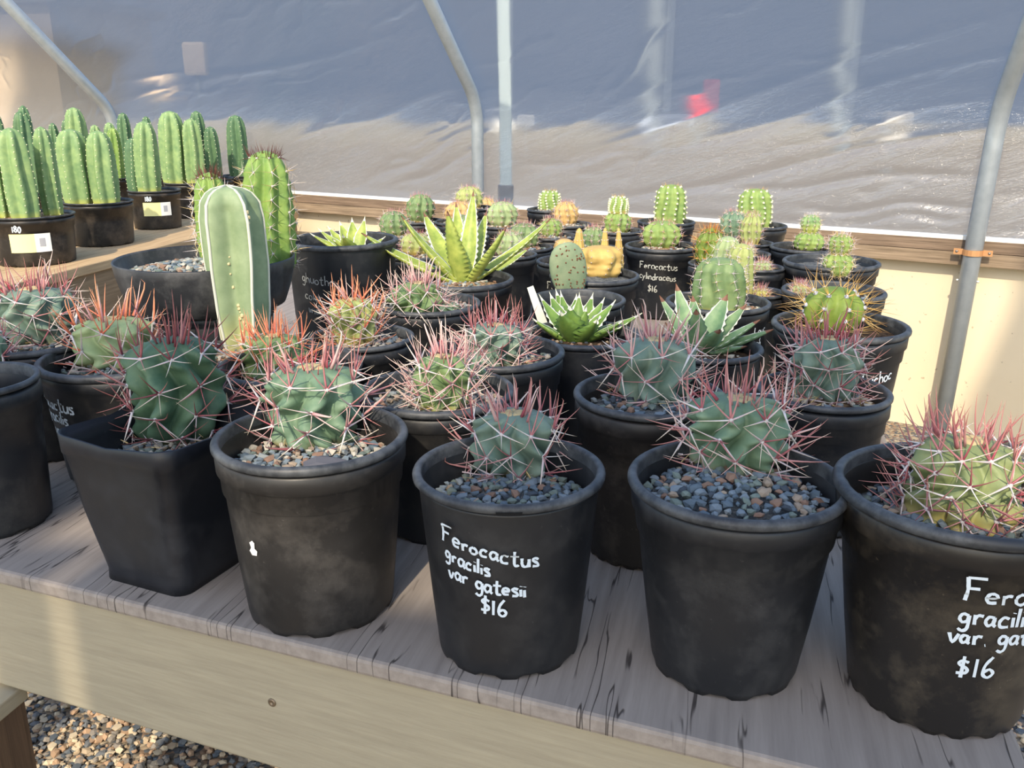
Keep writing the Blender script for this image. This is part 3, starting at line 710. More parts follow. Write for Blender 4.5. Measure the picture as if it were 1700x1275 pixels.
# ------------------------------------------------------------------ ribbed cactus bodies
class Body:
    def __init__(s, r, h, ribs, depth=0.16, rows=4, bump=0.06, prof='barrel', twist=0.0, seed=0, wob=0.03, sharp=1.0, lean=(0, 0)):
        s.__dict__.update(r=r, h=h, ribs=ribs, depth=depth, rows=rows, bump=bump, prof=prof, twist=twist, seed=seed, wob=wob, sharp=sharp, lean=lean)
    def pr(s, t):
        if s.prof == 'barrel': f_ = [(0, .60), (.08, .80), (.2, .92), (.4, 1.0), (.6, .98), (.78, .93), (.9, .80), (.97, .56), (1, .02)]
        elif s.prof == 'block': f_ = [(0, .60), (.08, .78), (.2, .93), (.4, .96), (.52, .93), (.68, 1.0), (.82, .95), (.92, .78), (.97, .54), (.99, .34), (1, .02)]
        elif s.prof == 'ball': f_ = [(0, .45), (.1, .70), (.25, .90), (.5, 1.0), (.72, .92), (.88, .68), (.96, .42), (1, .02)]
        elif s.prof == 'column': f_ = [(0, .86), (.1, .96), (.3, 1.0), (.6, .97), (.8, .90), (.9, .76), (.96, .55), (.99, .28), (1, .02)]
        elif s.prof == 'two': f_ = [(0, .72), (.1, .95), (.25, 1.0), (.38, .93), (.45, .82), (.52, .90), (.65, .98), (.8, .92), (.91, .72), (.97, .45), (1, .02)]
        else: f_ = s.prof
        for (a, b), (c_, d_) in zip(f_, f_[1:]):
            if t <= c_:
                k = (t - a) / (c_ - a); k = k * k * (3 - 2 * k) * 0.5 + k * 0.5; return b + (d_ - b) * k
        return f_[-1][1]
    def pt(s, a, t, out=0.0):
        """surface point; a = angle, t = 0..1 up the body"""
        ang = a + s.twist * (t - .5) + 0.05 * s.wob / .03 * math.sin(t * 7 + s.seed)
        crest = (0.5 + 0.5 * math.cos(s.ribs * a)) ** s.sharp
        row = 0.5 + 0.5 * math.cos(2 * math.pi * (t * s.rows - 0.5))
        k = 1 - s.depth * (1 - crest) * min(1, (1 - t) * 5 + .35) + s.bump * crest * row * min(1, (1 - t) * 6)
        k += s.wob * noise.noise(Vector((math.cos(a) * 1.7, math.sin(a) * 1.7, t * 2.2 + s.seed * 3.1)))
        R = s.r * s.pr(t) * k + out
        sag = -0.10 * s.r * (1 - s.pr(t)) * 0 
        return Vector((R * math.cos(ang) + s.lean[0] * t * s.h, R * math.sin(ang) + s.lean[1] * t * s.h, t * s.h + sag))
    def mesh(s, name, mat, parent, per=10, rows=None):
        seg = s.ribs * per; nr = rows or 34
        ts = [min(1, (i / nr) ** 0.92) for i in range(nr + 1)]; V = []; Fc = []
        ts = sorted(set(ts + [.985, .995]))
        for t in ts:
            for k in range(seg): V.append(s.pt(2 * math.pi * k / seg, t))
        for i in range(len(ts) - 1):
            for k in range(seg): Fc.append((i * seg + k, i * seg + (k + 1) % seg, (i + 1) * seg + (k + 1) % seg, (i + 1) * seg + k))
        Fc.append(tuple(reversed(range(seg)))); Fc.append(tuple((len(ts) - 1) * seg + k for k in range(seg)))
        return mesh_obj(name, V, Fc, mat, parent)
    def frame(s, a, t):
        p = s.pt(a, t); e = 0.02; pa = s.pt(a + e, t) - s.pt(a - e, t); ptt = s.pt(a, min(1, t + e)) - s.pt(a, max(0, t - e))
        rad = Vector((math.cos(a), math.sin(a), 0)); tz = ptt.normalized(); n_ = pa.cross(ptt).normalized()
        n_ = (n_ + rad * 0.7).normalized() if t < 0.9 else (n_ + Vector((0, 0, .4))).normalized()
        return p, n_, tz
def blobs(name, items, mat, parent):
    """little woolly pads in one mesh"""
    bm = bmesh.new()
    for (p, r) in items: bmesh.ops.create_icosphere(bm, subdivisions=1, radius=r, matrix=Matrix.Translation(p))
    me = bpy.data.meshes.new(name); bm.to_mesh(me); bm.free(); me.materials.append(mat)
    o = bpy.data.objects.new(name, me); C.objects.link(o); o.parent = parent; o['kind'] = 'stuff'; return o

def ferocactus(P, u, vb, vt, wpx, soil_h, flesh, seed, ribs=9, rows=4, prof='barrel', L=1.0, pal=('red', 'pink', 'white'), crown='crimson', single=True, lean=(0, 0), bump=0.07, wool=True, depth_=0.34, name='cactus', tmin=0.08, dens=1.0, back=0.8):
    """barrel cactus with hooked red spines; pixel size from the photograph, standing in pot P"""
    r = random.Random(seed)
    q = at_z(u, vb, P.z + soil_h); R = wpx * depth(q) / F / 2 * 1.0
    fw = Vector((q.x, q.y, 0)).normalized(); q = q + fw * R * back; R = wpx * depth(q) / F / 2
    top = z_at(vt, q); h = max(0.02, top - (P.z + soil_h)) + 0.004
    b = Body(R * 1.05, h, ribs, depth_, rows, bump * 1.25, prof, twist=r.uniform(-.3, .3), seed=seed, wob=0.17, sharp=0.62, lean=lean)
    body = b.mesh(name, flesh, P.root); body.location = q - P.c - Vector((0, 0, 0)); body.location.z = soil_h - 0.004
    body.rotation_euler = (0, 0, r.random() * 6)
    S = SpineSet(body, single); pads = []
    base_l = 0.0265 * L * (R / 0.032) ** 0.5
    for i in range(ribs):
        a = 2 * math.pi * i / ribs
        for j in range(rows):
            t = (j + 0.5 + r.uniform(-.1, .1)) / rows
            if t < tmin or t > .97: continue
            p, n_, tz = b.frame(a, t); side = n_.cross(tz).normalized(); pads.append((p, 0.0022 * (R / .03) ** .5))
            up = t > .72
            nr_ = 4 if dens >= 1 else 3
            # two long pale laterals, then the rest of the star
            for k in range(nr_):
                ang = (0.0, math.pi, -1.1, -2.1)[k] + r.uniform(-.25, .25); d = side * math.cos(ang) + tz * math.sin(ang) + n_ * r.uniform(.18, .5)
                S.add('flat' if k < 2 else 'thin', 'white' if k < 2 or r.random() < .4 else pal[1], p, d, base_l * r.uniform(.8, 1.2) * (1 if k < 2 else .8), .62 if k < 2 else .9, r.uniform(-.3, .3))
            for k in range(3 if dens >= 1 else 2):
                ang = (1.57, 0.55, 2.55)[k] + r.uniform(-.35, .35); d = n_ * r.uniform(.5, .9) + (side * math.cos(ang) + tz * math.sin(ang)) * .8 + Vector((0, 0, .5 if up else 0.05))
                S.add('hook' if k == 0 and r.random() < .35 else 'bow', pal[0] if (up or r.random() < .65) else pal[1], p, d, base_l * r.uniform(.85, 1.35), .72, r.uniform(-.8, .8))
    # crown: short dense red spines that stand up
    nC = int(30 * dens)
    for k in range(nC):
        a = r.random() * 6.283; t = r.uniform(.90, .985); p, n_, tz = b.frame(a, t); kq = r.uniform(.35, 1.0); p = Vector((p.x * kq + lean[0] * h * (1 - kq), p.y * kq + lean[1] * h * (1 - kq), p.z if kq > .8 else h * .985)); sp_o = r.uniform(.0, 1.1) * kq; d = Vector((math.cos(a) * sp_o, math.sin(a) * sp_o, 1))
        S.add(r.choice(('bow', 'straight', 'hook')), crown if k % 5 < 2 else r.choice((pal[0], pal[1], pal[0])), p, d, base_l * (r.uniform(.35, .7) if k % 5 < 2 else r.uniform(.7, 1.5)), .8, r.uniform(-3, 3))
    S.done()
    if pads: blobs('areoles', pads, M_AREOLE, body)
    if wool:
        V, Fc = lathe([(R * .30, h * .975), (R * .27, h * .998), (R * .18, h * 1.008), (R * .08, h * 1.0), (0.0002, h * .995)], 18, fn=lambda a, i, r_, z: (r_ * (1 + .14 * math.sin(5 * a + seed)), z + 0.001 * math.sin(7 * a)))
        V = [(x + lean[0] * h, y + lean[1] * h, z) for x, y, z in V]
        mesh_obj('crown_wool', V, Fc, M_WOOL, body)
    return body, b
def debris(P, x, y, z, rad, seed, n=22, mats=('tan', 'white')):
    """dead spines and straw lying round the foot of the plant"""
    r = random.Random(seed); S = SpineSet(P.root, False)
    for _ in range(n):
        a = r.random() * 6.283; q = rad * r.uniform(.7, 1.5); S.add('bow', r.choice(mats), Vector((x + q * math.cos(a), y + q * math.sin(a), z + r.uniform(.002, .006))), Vector((r.uniform(-1, 1), r.uniform(-1, 1), r.uniform(-.1, .35))), r.uniform(.012, .028), .8)
    S.done()
# ------------------------------------------------------------------ flesh colours
FL = {
 'jade': mat_flesh('flesh_jade', srgb(122, 146, 118), srgb(84, 112, 90), srgb(158, 134, 90), 0.018),
 'deep': mat_flesh('flesh_deep', srgb(94, 120, 92), srgb(58, 88, 68), srgb(140, 118, 80), 0.012),
 'bluish': mat_flesh('flesh_bluish', srgb(126, 144, 126), srgb(92, 116, 104), srgb(158, 138, 98), 0.016),
 'olive': mat_flesh('flesh_olive', srgb(142, 152, 104), srgb(112, 126, 84), srgb(186, 164, 92), 0.030),
 'pale': mat_flesh('flesh_pale', srgb(164, 178, 128), srgb(134, 154, 110), srgb(202, 170, 104), 0.016),
 'yellow': mat_flesh('flesh_yellow', srgb(170, 176, 110), srgb(140, 154, 94), srgb(196, 160, 84), 0.030),
 'mid': mat_flesh('flesh_mid', srgb(128, 148, 98), srgb(92, 118, 78), srgb(186, 158, 80), 0.018),
 'column': mat_flesh('flesh_column', srgb(146, 170, 112), srgb(106, 138, 92), srgb(196, 196, 96), 0.030, 0.1),
 'column_dark': mat_flesh('flesh_column_dark', srgb(98, 128, 88), srgb(72, 104, 74), None, 0.03, 0.15),
 'lime': mat_flesh('flesh_lime', srgb(140, 166, 84), srgb(98, 132, 66), None, 0.02, 0.1),
 'lime_far': mat_flesh('flesh_lime_far', srgb(150, 168, 92), srgb(112, 140, 78), srgb(196, 176, 92), 0.012, 0.1),
 'trich': mat_flesh('flesh_trich', srgb(126, 144, 62), srgb(92, 116, 48), None, 0.02, 0.05),
 'piloso': mat_flesh('flesh_piloso', srgb(146, 162, 126), srgb(122, 142, 106), srgb(190, 188, 124), 0.07, 0.06),
 'peach': mat_flesh('flesh_peach', srgb(206, 170, 112), srgb(178, 150, 96), srgb(206, 160, 90), 0.02, 0.3),
 'gold': mat_flesh('flesh_gold', srgb(206, 178, 104), srgb(186, 152, 88), None, 0.02, 0.35),
 'opuntia': mat_flesh('flesh_opuntia', srgb(146, 158, 126), srgb(116, 136, 108), srgb(150, 92, 66), 0.010, 0.2),
}
GA = 'barrel cacti in nursery pots on the table'

# ------------------------------------------------------------------ front row
P = potted('potted_cactus', -52, 640, 212, 0.178, 'barrel cactus in a tall round black pot left of the square pot', group=GA, seed=1, rbk=0.86)
soil(P.root, P.Ri, .128, 'soil_grey'); gravel_top(P.root, P.Ri, .13, .009, 220, PEB_COOL, 1)
ferocactus(P, -45, 640, 548, 110, .13, FL['jade'], 1, rows=3)

# square pot
Rq = 0.145
cor = [at_z(*q, TT + 0.166) for q in ((94, 720), (281, 757), (434, 678))]
cen = (cor[0] + cor[2]) / 2; P = Pot(); P.c = Vector((cen.x, cen.y, TT)); P.z = TT; P.H = 0.166
P.root = empty('potted_cactus', tuple(P.c), 'dark green barrel cactus with maroon spines in a square black pot', 'potted cactus', GA)
bc = [at_z(*q, TT) for q in ((176, 957), (293, 990), (398, 943))]
def sq_ring(side, z, rad, ang, n=6, sag=0.0, cx=0, cy=0):
    out = []
    for q in range(4):
        for i in range(n):
            a = math.pi / 2 * (q + i / (n - 1)); sx, sy = ((1, 1), (-1, 1), (-1, -1), (1, -1))[q]
            out.append((sx * (side / 2 - rad) + rad * math.cos(a), sy * (side / 2 - rad) + rad * math.sin(a)))
        nx, ny = ((-1, 1), (-1, -1), (1, -1), (1, 1))[q]
        p0 = out[-1]; q2 = (q + 1) % 4; sx, sy = ((1, 1), (-1, 1), (-1, -1), (1, -1))[q2]; a = math.pi / 2 * q2
        p1 = (sx * (side / 2 - rad) + rad * math.cos(a), sy * (side / 2 - rad) + rad * math.sin(a))
        for i in (.17, .33, .5, .67, .83): out.append((p0[0] + (p1[0] - p0[0]) * i, p0[1] + (p1[1] - p0[1]) * i))
    R_ = []
    for (x, y) in out:
        mid = 1 - abs(abs(math.atan2(y, x)) % (math.pi / 2) - math.pi / 4) / (math.pi / 4)      # 1 at the corners
        R_.append((cx + x * math.cos(ang) - y * math.sin(ang), cy + x * math.sin(ang) + y * math.cos(ang), z - sag * (1 - mid)))
    return R_
e = cor[1] - cor[0]; sq_a = math.atan2(e.y, e.x)
side_t = 0.5 * ((cor[1] - cor[0]).length + (cor[2] - cor[1]).length) * 1.04; side_b = side_t * 0.73
V, Fc = [], []
rings = [(side_b * .3, .004, .02, 0), (side_b * .95, .004, .016, 0), (side_b * .955, .0, .016, 0), (side_b, .0, .016, 0), (side_b * 1.0, .012, .018, 0), (side_b + (side_t - side_b) * .5, .080, .018, 0), (side_t * .955, .144, .018, 0), (side_t * .985, .146, .018, 0), (side_t, .167, .020, .006),
         (side_t * .985, .168, .019, .006), (side_t * .945, .144, .018, 0), (side_t * .86, .10, .018, 0), (side_t * .3, .098, .02, 0)]
for (sd_, z, rd, sg) in rings: V += sq_ring(sd_, z, min(rd, sd_ * .3), sq_a, 6, sg)
nn = len(V) // len(rings)
for i in range(len(rings) - 1):
    for k in range(nn): Fc.append((i * nn + k, i * nn + (k + 1) % nn, (i + 1) * nn + (k + 1) % nn, (i + 1) * nn + k))
sqp = mesh_obj('pot', V, Fc, mat_pot('square_pot_plastic', srgb(26, 29, 36), srgb(84, 86, 92), 0.30, 0.36), P.root)
P.t = depth(P.c + Vector((0, 0, .155))); P.R = side_t / 2
V = sq_ring(side_t * .90, .116, .018, sq_a) ; V2 = sq_ring(side_t * .85, .10, .018, sq_a); n0 = len(V)
n_soil = soil(P.root, side_t * .425, .122, 'soil_dark', name='soil')
gravel_top(P.root, side_t * .425, .122, .010, 150, PEB_WARM, 5, single=False)
body, b = ferocactus(P, 303, 742, 562, 138, .126, FL['deep'], 4, ribs=8, rows=4, prof='block', L=1.12, pal=('maroon', 'red', 'white'), crown='maroon', bump=.10, depth_=.38, wool=False)
debris(P, body.location.x, body.location.y, .128, .05, 4, 40)

# round pot with two bands, warm gravel
P = potted('potted_cactus', 516, 735, 320, 0.180, 'grey green barrel cactus in a banded pot with a large dark stone on its gravel', group=GA, seed=2, rbk=0.78, mat=mat_pot('dusty_plastic', srgb(34, 33, 33), srgb(100, 96, 92), 0.5, 0.45))
soil(P.root, P.Ri, .145, 'soil_grey'); bl = loc(P, 527, 750, .149)
gravel_top(P.root, P.Ri, .147, .0105, 290, PEB_WARM + [PEB[1], PEB[0]], 3, avoid=(bl.x, bl.y + .03, .026), single=True)
ferocactus(P, 527, 752, 608, 142, .147, FL['jade'], 8, ribs=8, rows=4, prof='block', L=1.1, pal=('red', 'pink', 'white'), bump=.13, depth_=.36)
q = loc(P, 545, 778, .155); st = pebble_mesh(99, plain('stone_charcoal', srgb(92, 92, 98), .9), 2); inst('stone', st, P.root, Matrix.Translation((q.x, q.y, .157)) @ Matrix.Diagonal((.05, .034, .026, 1))); debris(P, bl.x, bl.y + .03, .150, .036, 31, 14)
patch(P.pot, P.R, P.H, P.rb, P.phi, -mm(P, 117), .085, [(0, 0), (.006, .001), (.007, .006), (.004, .008), (.0045, .014), (.002, .016), (-.002, .013), (-.0005, .008), (-.003, .004)], plain('torn_label', srgb(226, 226, 226), .7))

# round pot with full lettering
P = potted('potted_cactus', 845, 792, 317, 0.174, 'barrel cactus in the round pot with four full lines of white lettering', group=GA, seed=3, rbk=0.77, bands=False, mat=mat_pot('smooth_plastic', srgb(26, 28, 32), srgb(92, 90, 88), 0.25, 0.4))
soil(P.root, P.Ri, .137, 'soil_grey'); bl = loc(P, 852, 800, .14)
gravel_top(P.root, P.Ri, .139, .0098, 290, PEB_COOL, 9, avoid=(bl.x, bl.y + .024, .024), single=True)
ferocactus(P, 852, 800, 684, 124, .139, FL['bluish'], 12, ribs=9, rows=3, prof='block', L=1.12, pal=('red', 'pink', 'white'), crown='red', bump=.10, depth_=.36)
debris(P, bl.x, bl.y + .024, .141, .034, 8, 36)
letter(P.pot, P.R, P.H, P.rb, [('Ferocactus', -mm(P, 115), .1320, -.20, 1.0), ('gracilis', -mm(P, 112), .1140, -.16, .86), ('var gatesii', -mm(P, 106), .0970, -.15, .86), ('$16', -mm(P, 46), .0700, -.06, 1.05)], P.phi, .0160, .0024, seed=1)
for an in (-.0, -1.35, 1.2):
    V, Fc = [], []
    for i in range(7):
        a = P.phi + an + (i - 3) * .042
        for (rr, zz) in ((P.R * 1.0025, P.H - .0075), (P.R * 1.004, P.H - .0045)): V.append((rr * math.cos(a), rr * math.sin(a), zz))
    for i in range(6): Fc.append((2 * i, 2 * i + 2, 2 * i + 3, 2 * i + 1))
    mesh_obj('rim_slot', V, Fc, plain('slot_black', srgb(8, 8, 10), .9), P.pot)

# round pot with blue gravel
P = potted('potted_cactus', 1224, 808, 358, 0.178, 'barrel cactus in a round pot filled to the brim with blue grey gravel', group=GA, seed=4, rbk=0.70, mat=mat_pot('scuffed_plastic', srgb(28, 30, 34), srgb(96, 96, 96), 0.35, 0.42))
soil(P.root, P.Ri, .152, 'soil_grey'); bl = loc(P, 1215, 790, .156)
gravel_top(P.root, P.Ri, .155, .0108, 295, PEB_COOL, 14, avoid=(bl.x, bl.y + .026, .026), single=True, dome=.014)
ferocactus(P, 1217, 794, 660, 146, .160, FL['jade'], 15, ribs=8, rows=4, prof='block', L=1.12, pal=('red', 'pink', 'white'), crown='red', bump=.13, depth_=.36)
debris(P, bl.x, bl.y + .026, .164, .036, 18, 26)

# right hand pot
P = potted('potted_cactus', 1600, 824, 410, 0.188, 'two tiered barrel cactus crowded with red spines in a big splashed pot', group=GA, seed=5, rbk=0.70, feet=18, mat=mat_pot('splashed_plastic', srgb(30, 28, 27), srgb(136, 124, 104), 0.32, 0.36))
soil(P.root, P.Ri, .150, 'soil_grey'); bl = loc(P, 1580, 872, .154)
gravel_top(P.root, P.Ri, .152, .011, 260, PEB_COOL + [PEB[4]], 21, avoid=(bl.x, bl.y + .03, .03), single=True)
ferocactus(P, 1584, 884, 732, 160, .152, FL['olive'], 22, ribs=10, rows=5, prof='two', L=1.05, pal=('red', 'red', 'pink'), crown='crimson', bump=.08, lean=(.10, .0), depth_=.24)
letter(P.pot, P.R, P.H, P.rb, [('Ferocactus', mm(P, 26), .133, -.02, 1.15), ('gracilis', mm(P, 22), .113, -.02, 1.0), ('var. gatesii', mm(P, 12), .095, .0, .9), ('$16', mm(P, 30), .064, .06, 1.2)], P.phi, .0172, .0026, seed=5)

# ------------------------------------------------------------------ second and third rows
def fero_pot(u, v, w, H, label, bu, vb, vt, bw, flesh, seed, soil_d=.03, ribs=9, rows=4, prof='block', L=1.0, pal=('red', 'pink', 'white'), crown='crimson', grav=('warm', .0085, 150), rbk=.8, soilm='soil_grey', bump=.09, deb=24, feet=10, bands=True, dens=1.0, wool=True, mat=None):
    P = potted('potted_cactus', u, v, w, H, label, group=GA, seed=seed, rbk=rbk, feet=feet, bands=bands, mat=mat)
    sh = H - soil_d; soil(P.root, P.Ri, sh, soilm)
    if grav: gravel_top(P.root, P.Ri, sh + .002, grav[1], grav[2], PEB_WARM if grav[0] == 'warm' else PEB_COOL, seed + 40, single=False)
    bd, b = ferocactus(P, bu, vb, vt, bw, sh + .002, flesh, seed, ribs=ribs, rows=rows, prof=prof, L=L, pal=pal, crown=crown, bump=bump, dens=dens, wool=wool)
    if deb: debris(P, bd.location.x, bd.location.y, sh + .004, bw * P.t / F / 2, seed, deb)
    return P, bd, b
P, _, _ = fero_pot(200, 603, 258, .160, 'pale green barrel cactus in a lettered pot behind the square pot', 196, 617, 528, 116, FL['pale'], 31, ribs=7, rows=3, pal=('salmon', 'pink', 'white'), crown='salmon', L=1.25)
letter(P.pot, P.R, P.H, P.rb, [('Ferocactus', -mm(P, 205), .112, -.06, 1.0), ('gracilis', -mm(P, 168), .092, -.06, .95), ('var gate', -mm(P, 150), .070, -.05, .95)], P.phi, .0178, .0027, seed=8)
fero_pot(52, 572, 205, .165, 'grey green barrel cactus in a pot nearest the bench of columnar cacti', 66, 578, 478, 112, FL['bluish'], 32, rows=4, pal=('red', 'pink', 'white'), L=1.2)
P, _, _ = fero_pot(482, 615, 238, .165, 'small salmon spined barrel cactus in a pot behind the banded pot', 462, 652, 556, 92, FL['mid'], 33, soil_d=.05, pal=('salmon', 'salmon', 'pink'), crown='red', L=1.2, grav=('cool', .009, 110))
letter(P.pot, P.R, P.H, P.rb, [('ctus', mm(P, 70), .128, .14, 1.0)], P.phi, .018, .0026, seed=9)
fero_pot(600, 566, 175, .165, 'yellowish cylinder shaped barrel cactus with a salmon crown', 590, 580, 496, 74, FL['yellow'], 34, soil_d=.018, ribs=10, rows=5, prof='block', bump=.04, pal=('salmon', 'pink', 'white'), crown='salmon', L=1.25, dens=.7)
P, bd, b = fero_pot(709, 510, 178, .165, 'green barrel cactus with a small offset beside it in a shallow filled pot', 694, 529, 468, 82, FL['mid'], 35, soil_d=.016, ribs=9, rows=3, prof='ball', pal=('pink', 'pink', 'white'), crown='pink', L=1.25, bands=True)
ferocactus(P, 740, 527, 502, 52, .149, FL['jade'], 36, ribs=9, rows=4, prof='ball', pal=('pink', 'red', 'white'), crown='pink', L=.55, single=False, name='offset')
P, bd, b = fero_pot(726, 658, 258, .165, 'slender barrel cactus with a side arm, pot tucked behind the banded pot', 736, 688, 590, 86, FL['mid'], 37, soil_d=.022, ribs=8, rows=4, pal=('pink', 'pink', 'white'), crown='crimson', L=1.3)
ferocactus(P, 783, 655, 586, 46, .143, FL['jade'], 38, ribs=7, rows=3, pal=('red', 'pink', 'white'), crown='crimson', L=1.0, name='side_arm', back=1.6, wool=False, dens=.6, single=False)
fero_pot(824, 592, 226, .165, 'crimson crowned barrel cactus in a pot left of the toothed agave', 822, 614, 538, 86, FL['bluish'], 39, soil_d=.022, rows=4, pal=('red', 'pink', 'white'), L=1.25)
fero_pot(1078, 664, 250, .182, 'grey green barrel cactus with white spines in a dusty brown pot', 1085, 676, 562, 118, FL['bluish'], 40, soil_d=.025, ribs=8, rows=3, pal=('pink', 'red', 'white'), crown='pink', L=1.2, deb=60, grav=('cool', .009, 130), feet=22, mat=mat_pot('dusty_plastic_brown', srgb(32, 30, 30), srgb(104, 98, 92), .6, .5))
fero_pot(1367, 656, 216, .165, 'barrel cactus with pink red spine tufts on straw before the golden spined globe', 1364, 672, 560, 102, FL['bluish'], 41, soil_d=.022, ribs=9, rows=4, pal=('red', 'pink', 'white'), crown='crimson', L=1.2, deb=80, grav=('warm', .009, 90), soilm='soil')

# ------------------------------------------------------------------ agaves
M_MARGIN = plain('agave_margin', srgb(222, 222, 200), .7); M_TIP = plain('agave_tip', srgb(120, 84, 66), .6)
def mat_leaf(name, mid, side):
    if name in MATS: return MATS[name]
    n = NB(name); f = n.noise(n.coord('Object'), 45, 4, .6); n.set(n.mix(n.ramp(f, [(.35, (0, 0, 0)), (.68, (1, 1, 1))]), side, mid), .5, .4)
    n.b.inputs['Transmission Weight'].default_value = 0; MATS[name] = n.m; return n.m
def leaf(root, b0_, tip, wd, mat, sag=0.12, prof='lance', teeth=9, tooth=.10, gutter=.22, tipm=None, margin=True, twist=0.0, name='leaf'):
    """one leaf from its base to its tip: guttered blade with thickness, pale toothed margin and end spine"""
    ax = tip - b0_; L = ax.length; ax.normalize(); up = Vector((0, 0, 1)) - ax * ax.z
    if up.length < .05: up = Vector((0, -1, 0))
    up.normalize(); sd_ = ax.cross(up).normalized()
    if twist: up, sd_ = up * math.cos(twist) + sd_ * math.sin(twist), sd_ * math.cos(twist) - up * math.sin(twist)
    N = 2 * teeth + 4; V, Fc, mi = [], [], []
    for i in range(N + 1):
        t = i / N
        if prof == 'lance': k = (0.62 + 0.38 * min(1, t / .3)) * (1 - max(0, (t - .3) / .7) ** 1.6) ** .9 if t < 1 else .0
        else: k = (0.66 + 0.34 * math.sin(min(1, t / .45) * math.pi / 2)) * (1 - max(0, (t - .45) / .55) ** 1.5) ** 1.5 if t < 1 else 0
        k = max(k, .035 if t < .999 else .004)
        hw = wd * .5 * k; c_ = b0_ + ax * (L * t) - up * (sag * L * 4 * t * (1 - t) * .5)
        tw = hw * (1 + (tooth * 1.6 if (i % 2 and 2 < i < N - 3) else 0)) + wd * .02
        if t > .93: tw = hw
        th = wd * .10 * (1 - .8 * t) + .0006; gz = gutter * hw * 2
        for (x, z) in ((-tw, gz * 1.02), (-hw * .95, gz * .92), (-hw * .45, gz * .25), (0, 0), (hw * .45, gz * .25), (hw * .95, gz * .92), (tw, gz * 1.02), (hw * .55, gz * .25 - th), (0, -th * 1.3), (-hw * .55, gz * .25 - th)):
            V.append(c_ + sd_ * x + up * z)
    for i in range(N):
        for q in range(10):
            Fc.append((i * 10 + q, i * 10 + (q + 1) % 10, i * 10 + 10 + (q + 1) % 10, i * 10 + 10 + q))
            mi.append(2 if i >= N - 2 else (1 if q in (0, 5) and margin else 0))
    Fc.append(tuple(range(10))); mi.append(0); Fc.append(tuple(N * 10 + q for q in range(9, -1, -1))); mi.append(2)
    return mesh_obj(name, V, Fc, [mat, M_MARGIN, tipm or M_TIP], root, midx=mi)
def agave(P, base_uv, h, tips, mat, wpx, **kw):
    q = at_z(*base_uv, P.z + h) - P.c; t0 = depth(P.c + q)
    for (u, v, dt, *rest) in tips:
        tip = at_t(u, v, t0 + dt) - P.c; dirn = Vector((tip.x - q.x, tip.y - q.y, 0)); dirn = dirn.normalized() if dirn.length > 1e-4 else Vector((0, 1, 0))
        k2 = dict(kw); wk = rest[0] if rest else 1.0
        if len(rest) > 1: k2.update(rest[1])
        leaf(P.root, q + dirn * .008 - Vector((0, 0, .004)), tip, wpx * wk * t0 / F, mat, **k2)
    return q, t0
# agave with long narrow arching leaves
LG = mat_leaf('leaf_lime', srgb(176, 186, 92), srgb(126, 146, 66)); LD = mat_leaf('leaf_green', srgb(118, 146, 66), srgb(84, 116, 54)); LB = mat_leaf('leaf_blue', srgb(132, 156, 112), srgb(92, 124, 88))
P = potted('potted_agave', 762, 470, 182, .165, 'agave with long narrow striped yellow green leaves spreading over its pot', 'potted agave', seed=61, rbk=.8)
soil(P.root, P.Ri, .142, 'soil_tan'); gravel_top(P.root, P.Ri, .143, .008, 120, PEB_WARM, 61)
agave(P, (770, 468), .145, [(600, 386, .02, 1.1), (666, 357, -.03, 1.0), (703, 352, .12, 1.0), (743, 350, -.07, 1.15), (757, 335, .10, .8), (786, 316, .05, .8), (808, 350, .12, .8), (840, 376, -.05, 1.15), (914, 362, .03, .9), (880, 410, .15, .7), (722, 372, .14, .8)], LG, 36, sag=.10, teeth=14, tooth=.16)
# small agave in the big pot at the back left
P = potted('potted_agave', 567, 406, 187, .22, 'small pale tipped agave low inside a large black pot beside the shallow bowl', 'potted agave', seed=62, rbk=.86, bands=False, mat=mat_pot('smooth_plastic'))
soil(P.root, P.Ri, .185, 'soil_dark')
agave(P, (590, 425), .187, [(514, 386, .0, 1.0), (527, 378, .03), (543, 374, .06), (563, 366, .08), (584, 360, .05), (606, 358, .02), (568, 388, -.08, 1.2), (622, 404, -.06), (640, 392, .06), (552, 396, -.05)], LG, 22, sag=.06, prof='ovate', teeth=6, tipm=M_MARGIN)
letter(P.pot, P.R, P.H, P.rb, [('ghuotha', -mm(P, 74), .150, -.12, 1.0), ('color', -mm(P, 70), .116, -.12, 1.0), ('wide', -mm(P, 64), .088, -.10, 1.0)], P.phi, .0185, .0018, M_INK2, seed=12)
# toothed agave with white spines
P = potted('potted_agave', 968, 562, 186, .155, 'compact green agave with white toothed leaf edges and a white plant tag', 'potted agave', seed=63, rbk=.84, bands=False)
soil(P.root, P.Ri, .132, 'soil_dark'); gravel_top(P.root, P.Ri, .132, .007, 90, [PEB[5], PEB[4], PEB[2]], 63)
q, t0 = agave(P, (955, 566), .135, [(895, 488, .04, .8), (912, 484, .07, .9), (922, 478, .09, .8), (930, 481, .08, .7), (931, 514, -.07, 1.15), (947, 505, -.05, 1.1), (957, 487, .06), (973, 508, -.03, 1.0), (985, 485, .06, .8), (1004, 493, .04, .8), (1022, 497, .02, .9), (1066, 519, .02, 1.0), (1036, 530, -.04, 1.0), (884, 527, -.02, .9), (992, 528, -.07, 1.0), (962, 484, .02, .7)], LD, 34, sag=.10, prof='ovate', teeth=6, tooth=.22, tipm=M_MARGIN)
for i in range(9):
    a = i * .7; leaf(P.root, q + Vector((.004 * math.cos(a), .004 * math.sin(a), -.004)), q + Vector((.026 * math.cos(a), .026 * math.sin(a), .004)), .016, plain('dry_leaf', srgb(176, 146, 104), .8), sag=.05, prof='ovate', teeth=3, tooth=.0, margin=False, name='dry_leaf', tipm=MATS.get('dry_leaf'))
